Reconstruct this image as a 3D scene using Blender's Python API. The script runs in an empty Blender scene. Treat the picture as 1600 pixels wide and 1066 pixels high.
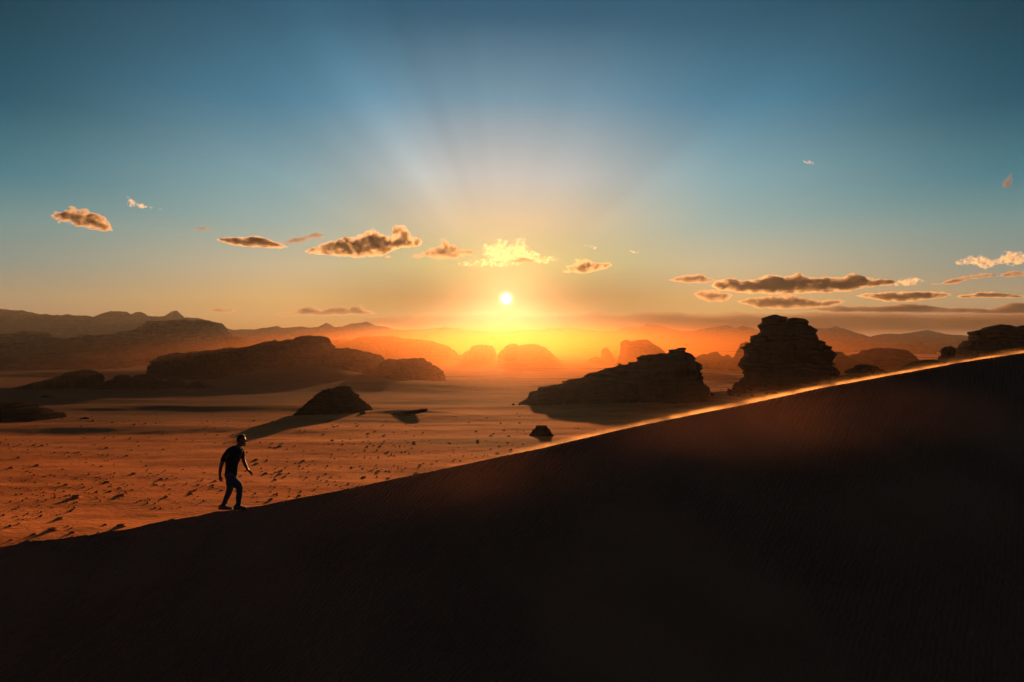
import bpy, bmesh, math, random
import numpy as np
from mathutils import Vector, Matrix

S = bpy.context.scene
COL = S.collection
F = 1067.0            # focal length in photo pixels (24 mm on a 36 mm sensor, 1600 px wide)
PI = math.pi

# ------------------------------------------------------------------ camera
cam_d = bpy.data.cameras.new('camera')
cam_d.lens = 24.0; cam_d.sensor_width = 36.0
cam_d.clip_start = 0.1; cam_d.clip_end = 120000.0
cam = bpy.data.objects.new('camera', cam_d)
COL.objects.link(cam)
cam.location = (0, 0, 0)
cam.rotation_euler = (PI/2, 0, 0)
S.camera = cam

# ------------------------------------------------------------------ render settings
EV = 1.2
S.render.engine = 'CYCLES'
S.view_settings.view_transform = 'Standard'
S.view_settings.look = 'None'
S.view_settings.exposure = EV
S.view_settings.gamma = 1.0
S.view_settings.use_curve_mapping = False
cy = S.cycles
cy.max_bounces = 5; cy.diffuse_bounces = 2; cy.glossy_bounces = 1
cy.transmission_bounces = 1; cy.transparent_max_bounces = 8; cy.volume_bounces = 1
cy.use_denoising = True
cy.denoiser = 'OPENIMAGEDENOISE'
cy.sample_clamp_indirect = 3.0
cy.volume_step_rate = 1.0
cy.volume_max_steps = 256

# ------------------------------------------------------------------ sun
SUN_AZ = math.atan2(791-800, F)                 # slightly left of the view axis
SUN_EL = math.atan2(533-467, F)
SUN_DIR = Vector((math.sin(SUN_AZ)*math.cos(SUN_EL), math.cos(SUN_AZ)*math.cos(SUN_EL), math.sin(SUN_EL)))
sun_d = bpy.data.lights.new('sun_light', 'SUN')
sun_d.energy = 5.0
sun_d.angle = math.radians(0.8)
sun_d.color = (1.0, 0.47, 0.16)
sun = bpy.data.objects.new('sun_light', sun_d)
COL.objects.link(sun)
sun.rotation_euler = SUN_DIR.to_track_quat('Z', 'Y').to_euler()

# ------------------------------------------------------------------ node helper
class NT:
    def __init__(s, nt): s.nt = nt; s.n = nt.nodes; s.l = nt.links
    def new(s, t, **kw):
        x = s.n.new(t)
        for k, v in kw.items(): setattr(x, k, v)
        return x
    def put(s, sock, v):
        if isinstance(v, bpy.types.NodeSocket): s.l.new(v, sock)
        elif v is not None: sock.default_value = v
    def math(s, op, a, b=None, c=None, clamp=False):
        x = s.new('ShaderNodeMath', operation=op); x.use_clamp = clamp
        s.put(x.inputs[0], a); s.put(x.inputs[1], b); s.put(x.inputs[2], c)
        return x.outputs[0]
    def vmath(s, op, a, b=None, scale=None):
        x = s.new('ShaderNodeVectorMath', operation=op)
        s.put(x.inputs[0], a); s.put(x.inputs[1], b)
        if scale is not None: s.put(x.inputs[3], scale)
        return x.outputs['Value'] if op in ('DOT_PRODUCT', 'LENGTH') else x.outputs['Vector']
    def ramp(s, fac, stops, interp='LINEAR'):
        x = s.new('ShaderNodeValToRGB'); r = x.color_ramp; r.interpolation = interp
        while len(r.elements) > 1: r.elements.remove(r.elements[-1])
        first = True
        for p, c in stops:
            c = tuple(c) + (1.0,) if len(c) == 3 else c
            if first: r.elements[0].position = p; r.elements[0].color = c; first = False
            else:
                e = r.elements.new(p); e.color = c
        s.put(x.inputs[0], fac)
        return x.outputs[0]
    def mix(s, fac, a, b, mode='MIX'):
        x = s.new('ShaderNodeMix', data_type='RGBA', blend_type=mode)
        s.put(x.inputs[0], fac); s.put(x.inputs[6], a); s.put(x.inputs[7], b)
        return x.outputs[2]
    def remap(s, v, a, b, c=0.0, d=1.0, smooth=True):
        x = s.new('ShaderNodeMapRange'); x.interpolation_type = 'SMOOTHSTEP' if smooth else 'LINEAR'
        s.put(x.inputs[0], v)
        for i, k in enumerate((a, b, c, d)): x.inputs[i+1].default_value = k
        return x.outputs[0]
    def noise(s, vec, scale, detail=2.0, rough=0.5, dims='3D', w=None, dist=0.0):
        x = s.new('ShaderNodeTexNoise', noise_dimensions=dims)
        if vec is not None and dims != '1D': s.put(x.inputs['Vector'], vec)
        if w is not None: s.put(x.inputs['W'], w)
        x.inputs['Scale'].default_value = scale; x.inputs['Detail'].default_value = detail
        x.inputs['Roughness'].default_value = rough; x.inputs['Distortion'].default_value = dist
        return x.outputs[0]
    def mapping(s, vec, scale=(1, 1, 1), rot=(0, 0, 0), loc=(0, 0, 0)):
        x = s.new('ShaderNodeMapping'); s.put(x.inputs[0], vec)
        x.inputs[1].default_value = loc; x.inputs[2].default_value = rot; x.inputs[3].default_value = scale
        return x.outputs[0]

def lin(r, g, b):
    f = lambda c: (c/255/12.92) if c/255 <= 0.04045 else ((c/255+0.055)/1.055)**2.4
    return (f(r), f(g), f(b))

# ------------------------------------------------------------------ sky
W = bpy.data.worlds.new('World'); S.world = W; W.use_nodes = True
w = NT(W.node_tree); w.n.clear()
tc = w.new('ShaderNodeTexCoord')
D = w.vmath('NORMALIZE', tc.outputs['Generated'])
sep = w.new('ShaderNodeSeparateXYZ'); w.put(sep.inputs[0], D)
el = w.math('MULTIPLY', w.math('ARCSINE', sep.outputs[2]), 180/PI)          # elevation, degrees
flat = w.vmath('NORMALIZE', w.vmath('MULTIPLY', D, (1, 1, 0)))
caz = w.vmath('DOT_PRODUCT', flat, (math.sin(SUN_AZ), math.cos(SUN_AZ), 0))
az = w.math('MULTIPLY', w.math('ARCCOSINE', caz), 180/PI)                   # azimuth from the sun
cth = w.math('MINIMUM', w.vmath('DOT_PRODUCT', D, tuple(SUN_DIR)), 1.0)
th = w.math('MULTIPLY', w.math('ARCCOSINE', cth), 180/PI)                   # angle from the sun
elc = w.math('DIVIDE', el, 60.0, clamp=True)
near = [(0, (0.0261, 0.0091, 0.0006)), (0.7, (0.0261, 0.0091, 0.0006)), (3.65, (0.0287, 0.0166, 0.0032)), (6.47, (0.4054, 0.3885, 0.1442)), (9.99, (0.651, 0.4953, 0.2971)), (13.59, (0.5323, 0.5164, 0.4787)), (19.51, (0.1627, 0.2995, 0.3864)), (25.46, (0.0238, 0.1089, 0.1848)), (32, (0.0148, 0.0675, 0.1146)), (45, (0.0095, 0.0436, 0.0739)), (60, (0.0071, 0.0327, 0.0554))]
mid = [(0, (0.4171, 0.1909, 0.0545)), (0.66, (0.4171, 0.1909, 0.0545)), (3.45, (0.6, 0.3628, 0.1363)), (6.13, (0.5141, 0.4269, 0.2683)), (9.47, (0.2946, 0.403, 0.3671)), (12.89, (0.2106, 0.3688, 0.4058)), (18.54, (0.0645, 0.2198, 0.3284)), (24.26, (0.0223, 0.1069, 0.1752)), (32, (0.0138, 0.0663, 0.1086)), (45, (0.0089, 0.0428, 0.0701)), (60, (0.0067, 0.0321, 0.0526))]
far = [(0, (0.2445, 0.1225, 0.0732)), (0.57, (0.2445, 0.1225, 0.0732)), (2.97, (0.3494, 0.2561, 0.1444)), (5.28, (0.234, 0.2683, 0.2207)), (8.17, (0.1537, 0.2646, 0.2555)), (11.15, (0.0501, 0.1847, 0.2296)), (16.11, (0.0049, 0.0795, 0.1241)), (21.21, (0.002, 0.0477, 0.0778)), (32, (0.0012, 0.0296, 0.0482)), (45, (0.0008, 0.0191, 0.0311)), (60, (0.0006, 0.0143, 0.0233))]
back = [(0, lin(78, 72, 84)), (4, lin(74, 76, 92)), (10, lin(54, 68, 88)), (20, lin(34, 56, 76)),
        (32, lin(22, 46, 64)), (45, lin(18, 40, 58)), (60, lin(16, 36, 54))]
rn, rm, rf, rb = [w.ramp(elc, [(e/60.0, c) for e, c in t]) for t in (near, mid, far, back)]
sky = w.mix(w.remap(az, 0, 20), rn, rm)
sky = w.mix(w.remap(az, 14, 40), sky, rf)
sky = w.mix(w.remap(az, 45, 130), sky, rb)
# crepuscular rays: brightness that varies only with the direction round the sun
U = Vector((0, 0, 1)); R = SUN_DIR.cross(U).normalized(); U2 = R.cross(SUN_DIR).normalized()
ra = w.math('ARCTAN2', w.vmath('DOT_PRODUCT', D, tuple(U2)), w.vmath('DOT_PRODUCT', D, tuple(R)))
ra = w.math('MULTIPLY', ra, 180/PI)
raf = w.math('DIVIDE', ra, 180.0, clamp=True)
g = lambda v: (v, v, v)
rays = w.ramp(raf, [(0.0, g(.5)), (.10, g(.55)), (.20, g(.56)), (.245, g(.40)), (.30, g(.44)), (.36, g(.50)), (.44, g(.44)), (.475, g(.50)),
                    (.50, g(.44)), (.53, g(.51)), (.56, g(.43)), (.585, g(.49)), (.61, g(.42)), (.65, g(.64)),
                    (.69, g(.80)), (.74, g(.52)), (.79, g(.38)), (.85, g(.48)), (.92, g(.5)), (1.0, g(.5))], 'EASE')
fine = w.noise(None, 1.0, 2.0, 0.55, '1D', w=w.math('MULTIPLY', ra, 0.17))
rays = w.math('ADD', rays, w.math('MULTIPLY', w.math('SUBTRACT', fine, 0.5), 0.08))
rayfade = w.math('MULTIPLY', w.remap(th, 4.0, 15.0), w.remap(th, 42.0, 18.0))
rayfade = w.math('MULTIPLY', rayfade, w.remap(el, 0.0, 4.0))
raymul = w.math('ADD', 1.0, w.math('MULTIPLY', rayfade, w.math('MULTIPLY', w.math('SUBTRACT', rays, 0.5), 0.62)))
sky = w.vmath('SCALE', sky, None, scale=raymul)
# aureole and disc
def glow(sig, col, p=1.0):
    e = w.math('POWER', math.e, w.math('MULTIPLY', w.math('POWER', w.math('DIVIDE', th, sig), p), -1.0))
    x = w.new('ShaderNodeVectorMath', operation='SCALE'); x.inputs[0].default_value = col; w.put(x.inputs[3], e)
    return x.outputs[0]
for gl in (glow(1.6, (.3, .25, .14), 1.0), glow(0.36, (2.5, 2.2, 1.6), 2.0)):
    sky = w.vmath('ADD', sky, gl)
disc = w.remap(th, 0.40, 0.30, 0.0, 9.0)
sky = w.vmath('ADD', sky, w.vmath('SCALE', (1.0, .97, .9), None, scale=disc))
bg = w.new('ShaderNodeBackground'); w.put(bg.inputs[0], sky); bg.inputs[1].default_value = 1.0/2**EV
nis = w.new('ShaderNodeTexSky', sky_type='NISHITA'); nis.sun_disc = False
nis.sun_elevation = SUN_EL; nis.sun_rotation = SUN_AZ; nis.dust_density = 2.0
bg2 = w.new('ShaderNodeBackground'); w.put(bg2.inputs[0], nis.outputs[0]); bg2.inputs[1].default_value = 0.0008
add = w.new('ShaderNodeAddShader'); w.l.new(bg.outputs[0], add.inputs[0]); w.l.new(bg2.outputs[0], add.inputs[1])
wo = w.new('ShaderNodeOutputWorld'); w.l.new(add.outputs[0], wo.inputs['Surface'])
W.cycles.sampling_method = 'MANUAL'; W.cycles.sample_map_resolution = 1024

# ------------------------------------------------------------------ helpers
def material(name):
    m = bpy.data.materials.new(name); m.use_nodes = True
    n = NT(m.node_tree); n.n.clear()
    out = n.new('ShaderNodeOutputMaterial')
    return m, n, out

def principled(n, out, col, rough=0.9, bump=None, spec=0.2):
    p = n.new('ShaderNodeBsdfPrincipled')
    n.put(p.inputs['Base Color'], col if isinstance(col, bpy.types.NodeSocket) else tuple(col)+(1.0,))
    n.put(p.inputs['Roughness'], rough)
    p.inputs['Specular IOR Level'].default_value = spec
    if bump is not None: n.put(p.inputs['Normal'], bump)
    n.l.new(p.outputs[0], out.inputs['Surface'])
    return p

def bump(n, h, strength=0.5, dist=1.0, normal=None):
    b = n.new('ShaderNodeBump'); n.put(b.inputs['Height'], h)
    b.inputs['Strength'].default_value = strength; b.inputs['Distance'].default_value = dist
    if normal is not None: n.put(b.inputs['Normal'], normal)
    return b.outputs[0]

def mesh_np(name, v, f, smooth=True):
    me = bpy.data.meshes.new(name)
    v = np.ascontiguousarray(v, dtype=np.float32); f = np.ascontiguousarray(f, dtype=np.int32)
    k = f.shape[1]
    me.vertices.add(len(v)); me.vertices.foreach_set('co', v.ravel())
    me.loops.add(f.size); me.loops.foreach_set('vertex_index', f.ravel())
    me.polygons.add(len(f))
    me.polygons.foreach_set('loop_start', np.arange(0, f.size, k, dtype=np.int32))
    me.polygons.foreach_set('loop_total', np.full(len(f), k, dtype=np.int32))
    me.polygons.foreach_set('use_smooth', np.full(len(f), bool(smooth)))
    me.update(calc_edges=True)
    return me

def link(name, me, mat=None, parent=None, loc=None):
    o = bpy.data.objects.new(name, me)
    if mat is not None:
        me.materials.clear(); me.materials.append(mat)
    COL.objects.link(o)
    if parent is not None: o.parent = parent
    if loc is not None: o.location = loc
    return o

def tag(o, label, cat, group=None, kind=None):
    if label: o['label'] = label
    if cat: o['category'] = cat
    if group: o['group'] = group
    if kind: o['kind'] = kind
    return o

def grid_faces(nx, ny):
    i = np.arange((nx-1)*(ny-1)); r, c = i // (nx-1), i % (nx-1)
    a = r*nx + c
    return np.stack([a, a+1, a+nx+1, a+nx], 1)

_lat = np.random.RandomState(7).rand(256, 256).astype(np.float32)
def vnoise(x, y, seed=0):
    """smooth value noise in 0..1 on arrays"""
    x = x + seed*17.31; y = y + seed*9.77
    xi = np.floor(x).astype(np.int64); yi = np.floor(y).astype(np.int64)
    fx = x-xi; fy = y-yi
    fx = fx*fx*(3-2*fx); fy = fy*fy*(3-2*fy)
    a = _lat[xi & 255, yi & 255]; b = _lat[(xi+1) & 255, yi & 255]
    c = _lat[xi & 255, (yi+1) & 255]; d = _lat[(xi+1) & 255, (yi+1) & 255]
    return (a*(1-fx)+b*fx)*(1-fy) + (c*(1-fx)+d*fx)*fy
def fbm(x, y, seed=0, oct=4, gain=0.5):
    t = 0; a = 1; s = 0
    for k in range(oct):
        t = t + a*(vnoise(x*2**k, y*2**k, seed+k*3.7)-0.5); s += a; a *= gain
    return t/s
def sstep(a, b, x):
    t = np.clip((x-a)/(b-a), 0, 1); return t*t*(3-2*t)

# ------------------------------------------------------------------ terrain profile
def ground_base(Y):
    """the plain falls gently away from the dune, then lies flat"""
    Y = np.asarray(Y, dtype=float)
    lin_ = 18.0 + 0.038*np.maximum(Y, 0)
    k = 5.0
    return -(-k*np.log(np.exp(-lin_/k) + np.exp(-46.0/k)))
def y_at(py):
    """distance at which the plain passes photo row py"""
    lo, hi = 40.0, 9000.0
    for _ in range(60):
        m = 0.5*(lo+hi)
        if 533 - F*float(ground_base(m))/m > py: lo = m
        else: hi = m
    return lo
def relief(X, Y):
    d = np.abs(Y)
    h = 1.3*fbm(X/210, Y/95, 1, 3)                          # broad swells
    h = h + 1.15*fbm((X+0.15*Y)/75, Y/26, 5, 3)*sstep(60, 200, d)    # low long drifts across the view
    h = h + 0.42*fbm((X+0.1*Y)/26, Y/9.5, 9, 3)
    h = h + 0.10*fbm(X/4.0, Y/3.0, 13, 3)*sstep(900, 300, d)
    h = h + 0.05*fbm(X/1.4, Y/1.2, 15, 2)*sstep(420, 180, d)
    return h*sstep(3500, 1200, np.abs(X))*sstep(6000, 2000, d) + 5*fbm(X/700, Y/500, 21, 3)*sstep(900, 2500, d)
# sand hills banked against the rocks, and swells added to shade the plain: (X, Y, half width, half depth, height, skew)
def px(x, Y): return (x-800.0)/F*Y
BANKS = [(px(470, 640), 640, 62, 55, 17, 0.0), (px(600, 560), 560, 70, 60, 5.5, 0.0), 
         (px(620, 258), 262, 17, 9, 1.9, 0.0), (px(1090, 325), 330, 30, 22, 4.2, 0), (px(1010, 290), 300, 50, 16, 2.0, 0),
         (px(150, 900), 900, 160, 60, 6, 0), (px(1230, 330), 345, 34, 26, 6.0, 0),
         (-250, 350, 90, 15, 2.0, 0), (-130, 300, 60, 15, 1.7, 0), (-120, 205, 50, 12, 1.1, 0), (-330, 270, 70, 16, 1.6, 0), (-40, 245, 40, 14, 1.2, 0), (-60, 190, 34, 11, .9, 0)]  # low swells added so the left plain falls into shade
def ground_z(X, Y):
    X = np.asarray(X, dtype=float); Y = np.asarray(Y, dtype=float)
    z = ground_base(Y) + relief(X, Y)
    for bx, by, bw, bd, bh, sk in BANKS:
        u = (X-bx)/bw; v = (Y-by)/bd
        r = np.sqrt(u*u + v*v)
        z = z + bh*np.where(r < 1.9, (0.5+0.5*np.cos(np.clip(r/1.9, 0, 1)*PI)), 0)
    return z

# ------------------------------------------------------------------ materials
def sand_material(name, dune=False):
    m, n, out = material(name)
    tcn = n.new('ShaderNodeTexCoord'); P = tcn.outputs['Object']
    big = n.noise(n.mapping(P, (1, 2.6, 1), (0, 0, 0.08)), 0.018, 4, 0.55)
    med = n.noise(n.mapping(P, (1, 2.2, 1), (0, 0, 0.1)), 0.11, 4, 0.6)
    finen = n.noise(P, 1.7, 4, 0.65)
    c = n.mix(n.remap(big, 0.38, 0.62), (.60, .180, .050, 1), (.78, .260, .080, 1))
    c = n.mix(n.math('MULTIPLY', n.remap(med, 0.45, 0.75), 0.55), c, (.26, .075, .028, 1))
    c = n.mix(n.math('MULTIPLY', n.remap(finen, 0.55, 0.72), 0.35), c, (.20, .095, .055, 1))
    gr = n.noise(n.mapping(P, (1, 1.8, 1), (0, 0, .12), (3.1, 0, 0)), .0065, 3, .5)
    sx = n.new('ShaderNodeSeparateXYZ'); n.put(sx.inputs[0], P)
    west_shade = n.math('MULTIPLY', n.remap(sx.outputs[0], 10, -150), n.remap(sx.outputs[1], 75, 260))
    c = n.mix(n.math('MULTIPLY', n.math('MAXIMUM', n.remap(gr, .47, .66), west_shade), .85), c, (.060, .034, .025, 1))   # gravel patches, plus shade of the far left plain painted as dark colour
    if dune:
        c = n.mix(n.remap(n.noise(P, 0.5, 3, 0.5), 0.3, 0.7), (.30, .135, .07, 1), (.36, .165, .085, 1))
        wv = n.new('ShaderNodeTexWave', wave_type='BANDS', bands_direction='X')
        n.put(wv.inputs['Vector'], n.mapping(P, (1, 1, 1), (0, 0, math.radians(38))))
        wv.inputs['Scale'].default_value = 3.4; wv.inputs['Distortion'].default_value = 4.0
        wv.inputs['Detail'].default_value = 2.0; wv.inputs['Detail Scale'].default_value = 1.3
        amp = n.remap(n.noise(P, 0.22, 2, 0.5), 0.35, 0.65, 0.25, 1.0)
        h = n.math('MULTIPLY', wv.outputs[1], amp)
        c = n.mix(n.math('MULTIPLY', h, .26), c, (.16, .085, .055, 1))      # ripple shading put into the colour, darker along the crests
        c = n.mix(n.math('MULTIPLY', n.remap(n.noise(P, 34, 2, .8), .5, .72), .45), c, (.14, .075, .05, 1))
        b1 = bump(n, h, 0.8, 0.06)
        b2 = bump(n, n.noise(P, 60, 3, 0.7), 0.35, 0.01, b1)
    else:
        b1 = bump(n, n.noise(n.mapping(P, (1, 1.6, 1)), 0.9, 5, 0.65), 0.8, 0.22)
        b2 = bump(n, n.noise(P, 9, 3, 0.7), 0.35, 0.03, b1)
    if dune: principled(n, out, c, 1.0, b2, 0.0)
    else:
        p1 = principled(n, out, c, 1.0, b2, 0.0); p2 = principled(n, out, c, 0.96, b2, 0.05)
        mx = n.new('ShaderNodeMixShader'); mx.inputs[0].default_value = .31
        n.l.new(p1.outputs[0], mx.inputs[1]); n.l.new(p2.outputs[0], mx.inputs[2]); n.l.new(mx.outputs[0], out.inputs['Surface'])
    return m
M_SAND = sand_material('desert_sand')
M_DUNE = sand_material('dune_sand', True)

def rock_material(name, dark, light, scale=1.0):
    m, n, out = material(name)
    tcn = n.new('ShaderNodeTexCoord'); P = tcn.outputs['Object']
    warp = n.noise(P, 0.05/scale, 3, 0.5)
    sp = n.new('ShaderNodeSeparateXYZ'); n.put(sp.inputs[0], P)
    zz = n.math('ADD', n.math('DIVIDE', sp.outputs[2], scale), n.math('MULTIPLY', warp, 7.0))
    st = n.noise(None, 0.9, 4, 0.7, '1D', w=zz)
    c = n.mix(n.remap(st, 0.35, 0.65), dark+(1,), light+(1,))
    blot = n.noise(P, 0.22/scale, 5, 0.6)
    c = n.mix(n.math('MULTIPLY', n.remap(blot, 0.42, 0.66), 0.6), c, tuple(0.45*k for k in dark)+(1,))
    h = n.math('ADD', n.math('MULTIPLY', st, 0.7), n.noise(n.mapping(P, (1, 1, 2.2)), 0.9/scale, 6, 0.7))
    principled(n, out, c, 1.0, bump(n, h, 0.9, 0.8*scale), 0.0)
    return m
M_ROCK = rock_material('dark_sandstone', (.028, .020, .017), (.060, .041, .033))
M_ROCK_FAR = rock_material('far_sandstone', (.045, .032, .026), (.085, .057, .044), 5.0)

# ------------------------------------------------------------------ plain
def nonuni(lo, hi, dens):
    """coordinates whose spacing is dens(t)"""
    out = [0.0]
    t = 0.0
    while t < hi: t += dens(t); out.append(t)
    neg = []
    t = 0.0
    while t > lo: t -= dens(-t); neg.append(t)
    return np.array(neg[::-1] + out)
gx = nonuni(-9500, 9500, lambda t: 0.8 + max(0, t-60)*0.0135)
gyl = []
t = 40.0
while t < 11500:
    gyl.append(t); t += max(0.55, 0.55*(t/100.0)**1.25) if t < 1000 else 0.013*t
gy = np.array([-9000, -4000, -1500, -600, -200, -60, 0, 20] + gyl)
GX, GY = np.meshgrid(gx, gy)
GZ = ground_z(GX, GY)
me = mesh_np('ground', np.stack([GX.ravel(), GY.ravel(), GZ.ravel()], 1), grid_faces(len(gx), len(gy)))
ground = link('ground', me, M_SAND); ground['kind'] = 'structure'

# ------------------------------------------------------------------ dune
CREST = [(0, 853.7), (25, 851.3), (37, 847.8), (87, 842), (147, 835.5), (160, 830.5), (207, 824.5), (230, 819.5), (275, 812.5),
         (310, 806), (340, 799.8), (367, 796.2), (386.5, 793), (400, 791), (462, 779), (500, 772), (545, 764), (625, 747),
         (725, 725), (800, 709.5), (850, 700), (910, 686), (980, 670), (1060, 652.8), (1160, 632.5), (1285, 606), (1384, 588),
         (1495, 568), (1600, 551)]
def crest_depth(p): return 14.9 + np.where(p < 600, 0.0008*(p-370), 0.184) + np.where(p > 600, 6.6*(np.maximum(p-600, 0)/1000.0)**1.3, 0)
cp = np.array(CREST, dtype=float)
cY = crest_depth(cp[:, 0]); cX = (cp[:, 0]-800)/F*cY; cZ = -(cp[:, 1]-533)/F*cY
# beyond the frame the ridge goes on: down to the left, up to a low summit and down to the right
cX = np.concatenate([[-120, -70, -40, -24], cX, [19.5, 26, 36, 60, 100, 150]])
cZ = np.concatenate([[-19, -15.5, -10, -6.4], cZ, [0.0, 1.1, 2.2, 1.0, -8, -19]])
cY = np.concatenate([[4, 9, 12, 13.8], cY, [22.5, 24.5, 27.5, 34, 42, 50]])
def crest(X):
    return np.interp(X, cX, cY), np.interp(X, cX, cZ)
dx = np.concatenate([np.linspace(-120, -13, 90)[:-1], np.arange(-13, 19, 0.045), np.linspace(19, 150, 100)])
dn = np.concatenate([np.linspace(-62, -14, 60)[:-1], np.linspace(-14, -7, 60)[:-1], np.arange(-7, -0.35, 0.06), np.arange(-0.35, 0.4, 0.025),
                     np.linspace(0.4, 6, 60), np.linspace(6, 75, 90)[1:]])      # signed distance behind the crest
DX, DN = np.meshgrid(dx, dn)
kern = np.exp(-np.linspace(-2, 2, 9)**2); kern /= kern.sum()
cyS, czS = crest(dx)
CYg, CZg = np.broadcast_to(cyS, DX.shape), np.broadcast_to(czS, DX.shape)
DY = CYg + DN
s = np.maximum(-DN, 0); t = np.maximum(DN, 0)
trough = -9.5 + 0.35*np.minimum(CZg, 0)*0 
face = CZg - 0.53*s - 0.02*s*np.exp(-s/2.0)
k = 1.1
near_z = k*np.log(np.exp(np.clip(face/k, -60, 60)) + np.exp(trough/k))       # slip face runs out into the trough
corr = k*np.log(1 + np.exp(np.clip((trough-CZg)/k, -60, 60)))
near_z = near_z - corr*np.exp(-s/1.5)
yb = -DY
near_z = near_z + 6.5*sstep(2, 22, yb)                                      # the next low dune behind the camera
far_z = CZg - 0.30*np.minimum(t, 1.5) - 0.43*np.maximum(t-1.5, 0)
DZ = np.where(DN < 0, near_z, far_z)
DZ += 0.10*fbm(DX/4.5, DY/3.0, 31, 3)*sstep(0.2, 3, np.abs(DN)) + 0.7*fbm(DX/11, DY/7, 35, 3)*sstep(1, 6, s)
# broken, trodden lip on the left part of the ridge
lump = 0.11*fbm(DX/0.55, DY/0.5, 41, 3)*np.exp(-(DN/0.9)**2)*sstep(-3.8, -7.0, DX)
DZ += lump + 0.012*fbm(DX/0.3, DN/0.25, 44, 2)*np.exp(-(DN/0.7)**2)*sstep(-2, -4.5, DX)
DZ += 0.045*fbm(DX/1.9, DN/0.5, 47, 3)*np.exp(-(DN/1.2)**2)
# footprints along the ridge behind the walker
rng = random.Random(3)
for kf in range(9):
    fx = -6.95 - kf*0.66 + rng.uniform(-.06, .06); fn = -0.10 + (0.09 if kf % 2 else -0.09) + rng.uniform(-.02, .02)
    DZ -= 0.075*np.exp(-((DX-fx)/0.15)**4 - ((DN-fn)/0.07)**4)
    DZ += 0.02*np.exp(-((DX-fx)/0.21)**2 - ((DN-fn)/0.13)**2)
edge = sstep(-120, -95, DX)*sstep(150, 120, DX)*sstep(-62, -48, DN)
DZ = DZ*edge + (-26.0)*(1-edge)
dverts = np.stack([DX.ravel(), DY.ravel(), DZ.ravel()], 1)
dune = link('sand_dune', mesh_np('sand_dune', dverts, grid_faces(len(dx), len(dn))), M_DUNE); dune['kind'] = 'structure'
def dune_z(X, Y):
    cy0, cz0 = crest(X)
    i = np.searchsorted(dx, X); j = np.searchsorted(dn, Y-cy0)
    return float(DZ[min(j, len(dn)-1), min(i, len(dx)-1)])

# ------------------------------------------------------------------ rocks: implicit surfaces turned into meshes
def lattice(shape, cells, rs):
    """smooth noise on a regular grid, separable upsampling of a random lattice; about -0.5..0.5"""
    L = [max(2, int(math.ceil(c))+2) for c in cells]
    a = rs.rand(*L).astype(np.float32) - 0.5
    for ax in range(3):
        n = shape[ax]
        tt = np.linspace(0, cells[ax], n) + rs.rand()*0.9
        tt = np.clip(tt, 0, L[ax]-1.001)
        i = np.floor(tt).astype(int); f = (tt-i).astype(np.float32); f = f*f*(3-2*f)
        a = np.moveaxis(a, ax, 0)
        f = f.reshape((-1,)+(1,)*(a.ndim-1))
        a = a[i]*(1-f) + a[i+1]*f
        a = np.moveaxis(a, 0, ax)
    return a

def surface_nets(f, org, h):
    s = f > 0
    nx, ny, nz = f.shape
    c0 = s[:-1, :-1, :-1]
    cnt = np.zeros((nx-1, ny-1, nz-1), np.int8)
    for i in (0, 1):
        for j in (0, 1):
            for k in (0, 1):
                cnt += s[i:nx-1+i, j:ny-1+j, k:nz-1+k]
    act = (cnt > 0) & (cnt < 8)
    idx = np.argwhere(act)
    vid = np.full(act.shape, -1, np.int32); vid[act] = np.arange(len(idx))
    pos = np.zeros((len(idx), 3), np.float32); num = np.zeros(len(idx), np.float32)
    I, J, K = idx.T
    corners = [(i, j, k) for i in (0, 1) for j in (0, 1) for k in (0, 1)]
    val = {c: f[I+c[0], J+c[1], K+c[2]] for c in corners}
    for a in corners:
        for ax in range(3):
            if a[ax] == 0:
                b = list(a); b[ax] = 1; b = tuple(b)
                fa, fb = val[a], val[b]
                m = (fa > 0) != (fb > 0)
                tt = np.where(m, fa/np.where(m, fa-fb, 1), 0)
                p = np.tile(np.array(a, np.float32), (len(idx), 1)); p[:, ax] = tt
                pos += p*m[:, None]; num += m
    v = (idx + pos/num[:, None])*h + org
    faces = []
    for ax in range(3):
        sl0 = [slice(None)]*3; sl1 = [slice(None)]*3
        sl0[ax] = slice(0, -1); sl1[ax] = slice(1, None)
        e0, e1 = s[tuple(sl0)], s[tuple(sl1)]
        o1, o2 = [(1, 2), (2, 0), (0, 1)][ax]
        for flip in (False, True):
            m = (e0 & ~e1) if not flip else (~e0 & e1)
            q = np.argwhere(m)
            ok = (q[:, o1] > 0) & (q[:, o2] > 0) & (q[:, o1] < f.shape[o1]-1) & (q[:, o2] < f.shape[o2]-1)
            q = q[ok]
            def g_(d1, d2):
                r = q.copy(); r[:, o1] -= d1; r[:, o2] -= d2
                return vid[r[:, 0], r[:, 1], r[:, 2]]
            quad = np.stack([g_(1, 1), g_(0, 1), g_(0, 0), g_(1, 0)], 1)
            faces.append(quad if not flip else quad[:, ::-1])
    return v, np.concatenate(faces)

def poly_sd(poly, xs, zs):
    """signed distance (inside positive) to a closed polygon on a grid xs x zs"""
    X, Z = np.meshgrid(xs, zs, indexing='ij')
    d = np.full(X.shape, 1e18); inside = np.zeros(X.shape, bool)
    n = len(poly)
    for a in range(n):
        x0, z0 = poly[a]; x1, z1 = poly[(a+1) % n]
        ex, ez = x1-x0, z1-z0; L = ex*ex+ez*ez + 1e-12
        tt = np.clip(((X-x0)*ex + (Z-z0)*ez)/L, 0, 1)
        d = np.minimum(d, (X-x0-tt*ex)**2 + (Z-z0-tt*ez)**2)
        c = ((z0 > Z) != (z1 > Z))
        if z0 != z1: inside ^= c & (X < (x1-x0)*(Z-z0)/(z1-z0) + x0)
    d = np.sqrt(d)
    return np.where(inside, d, -d)

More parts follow.
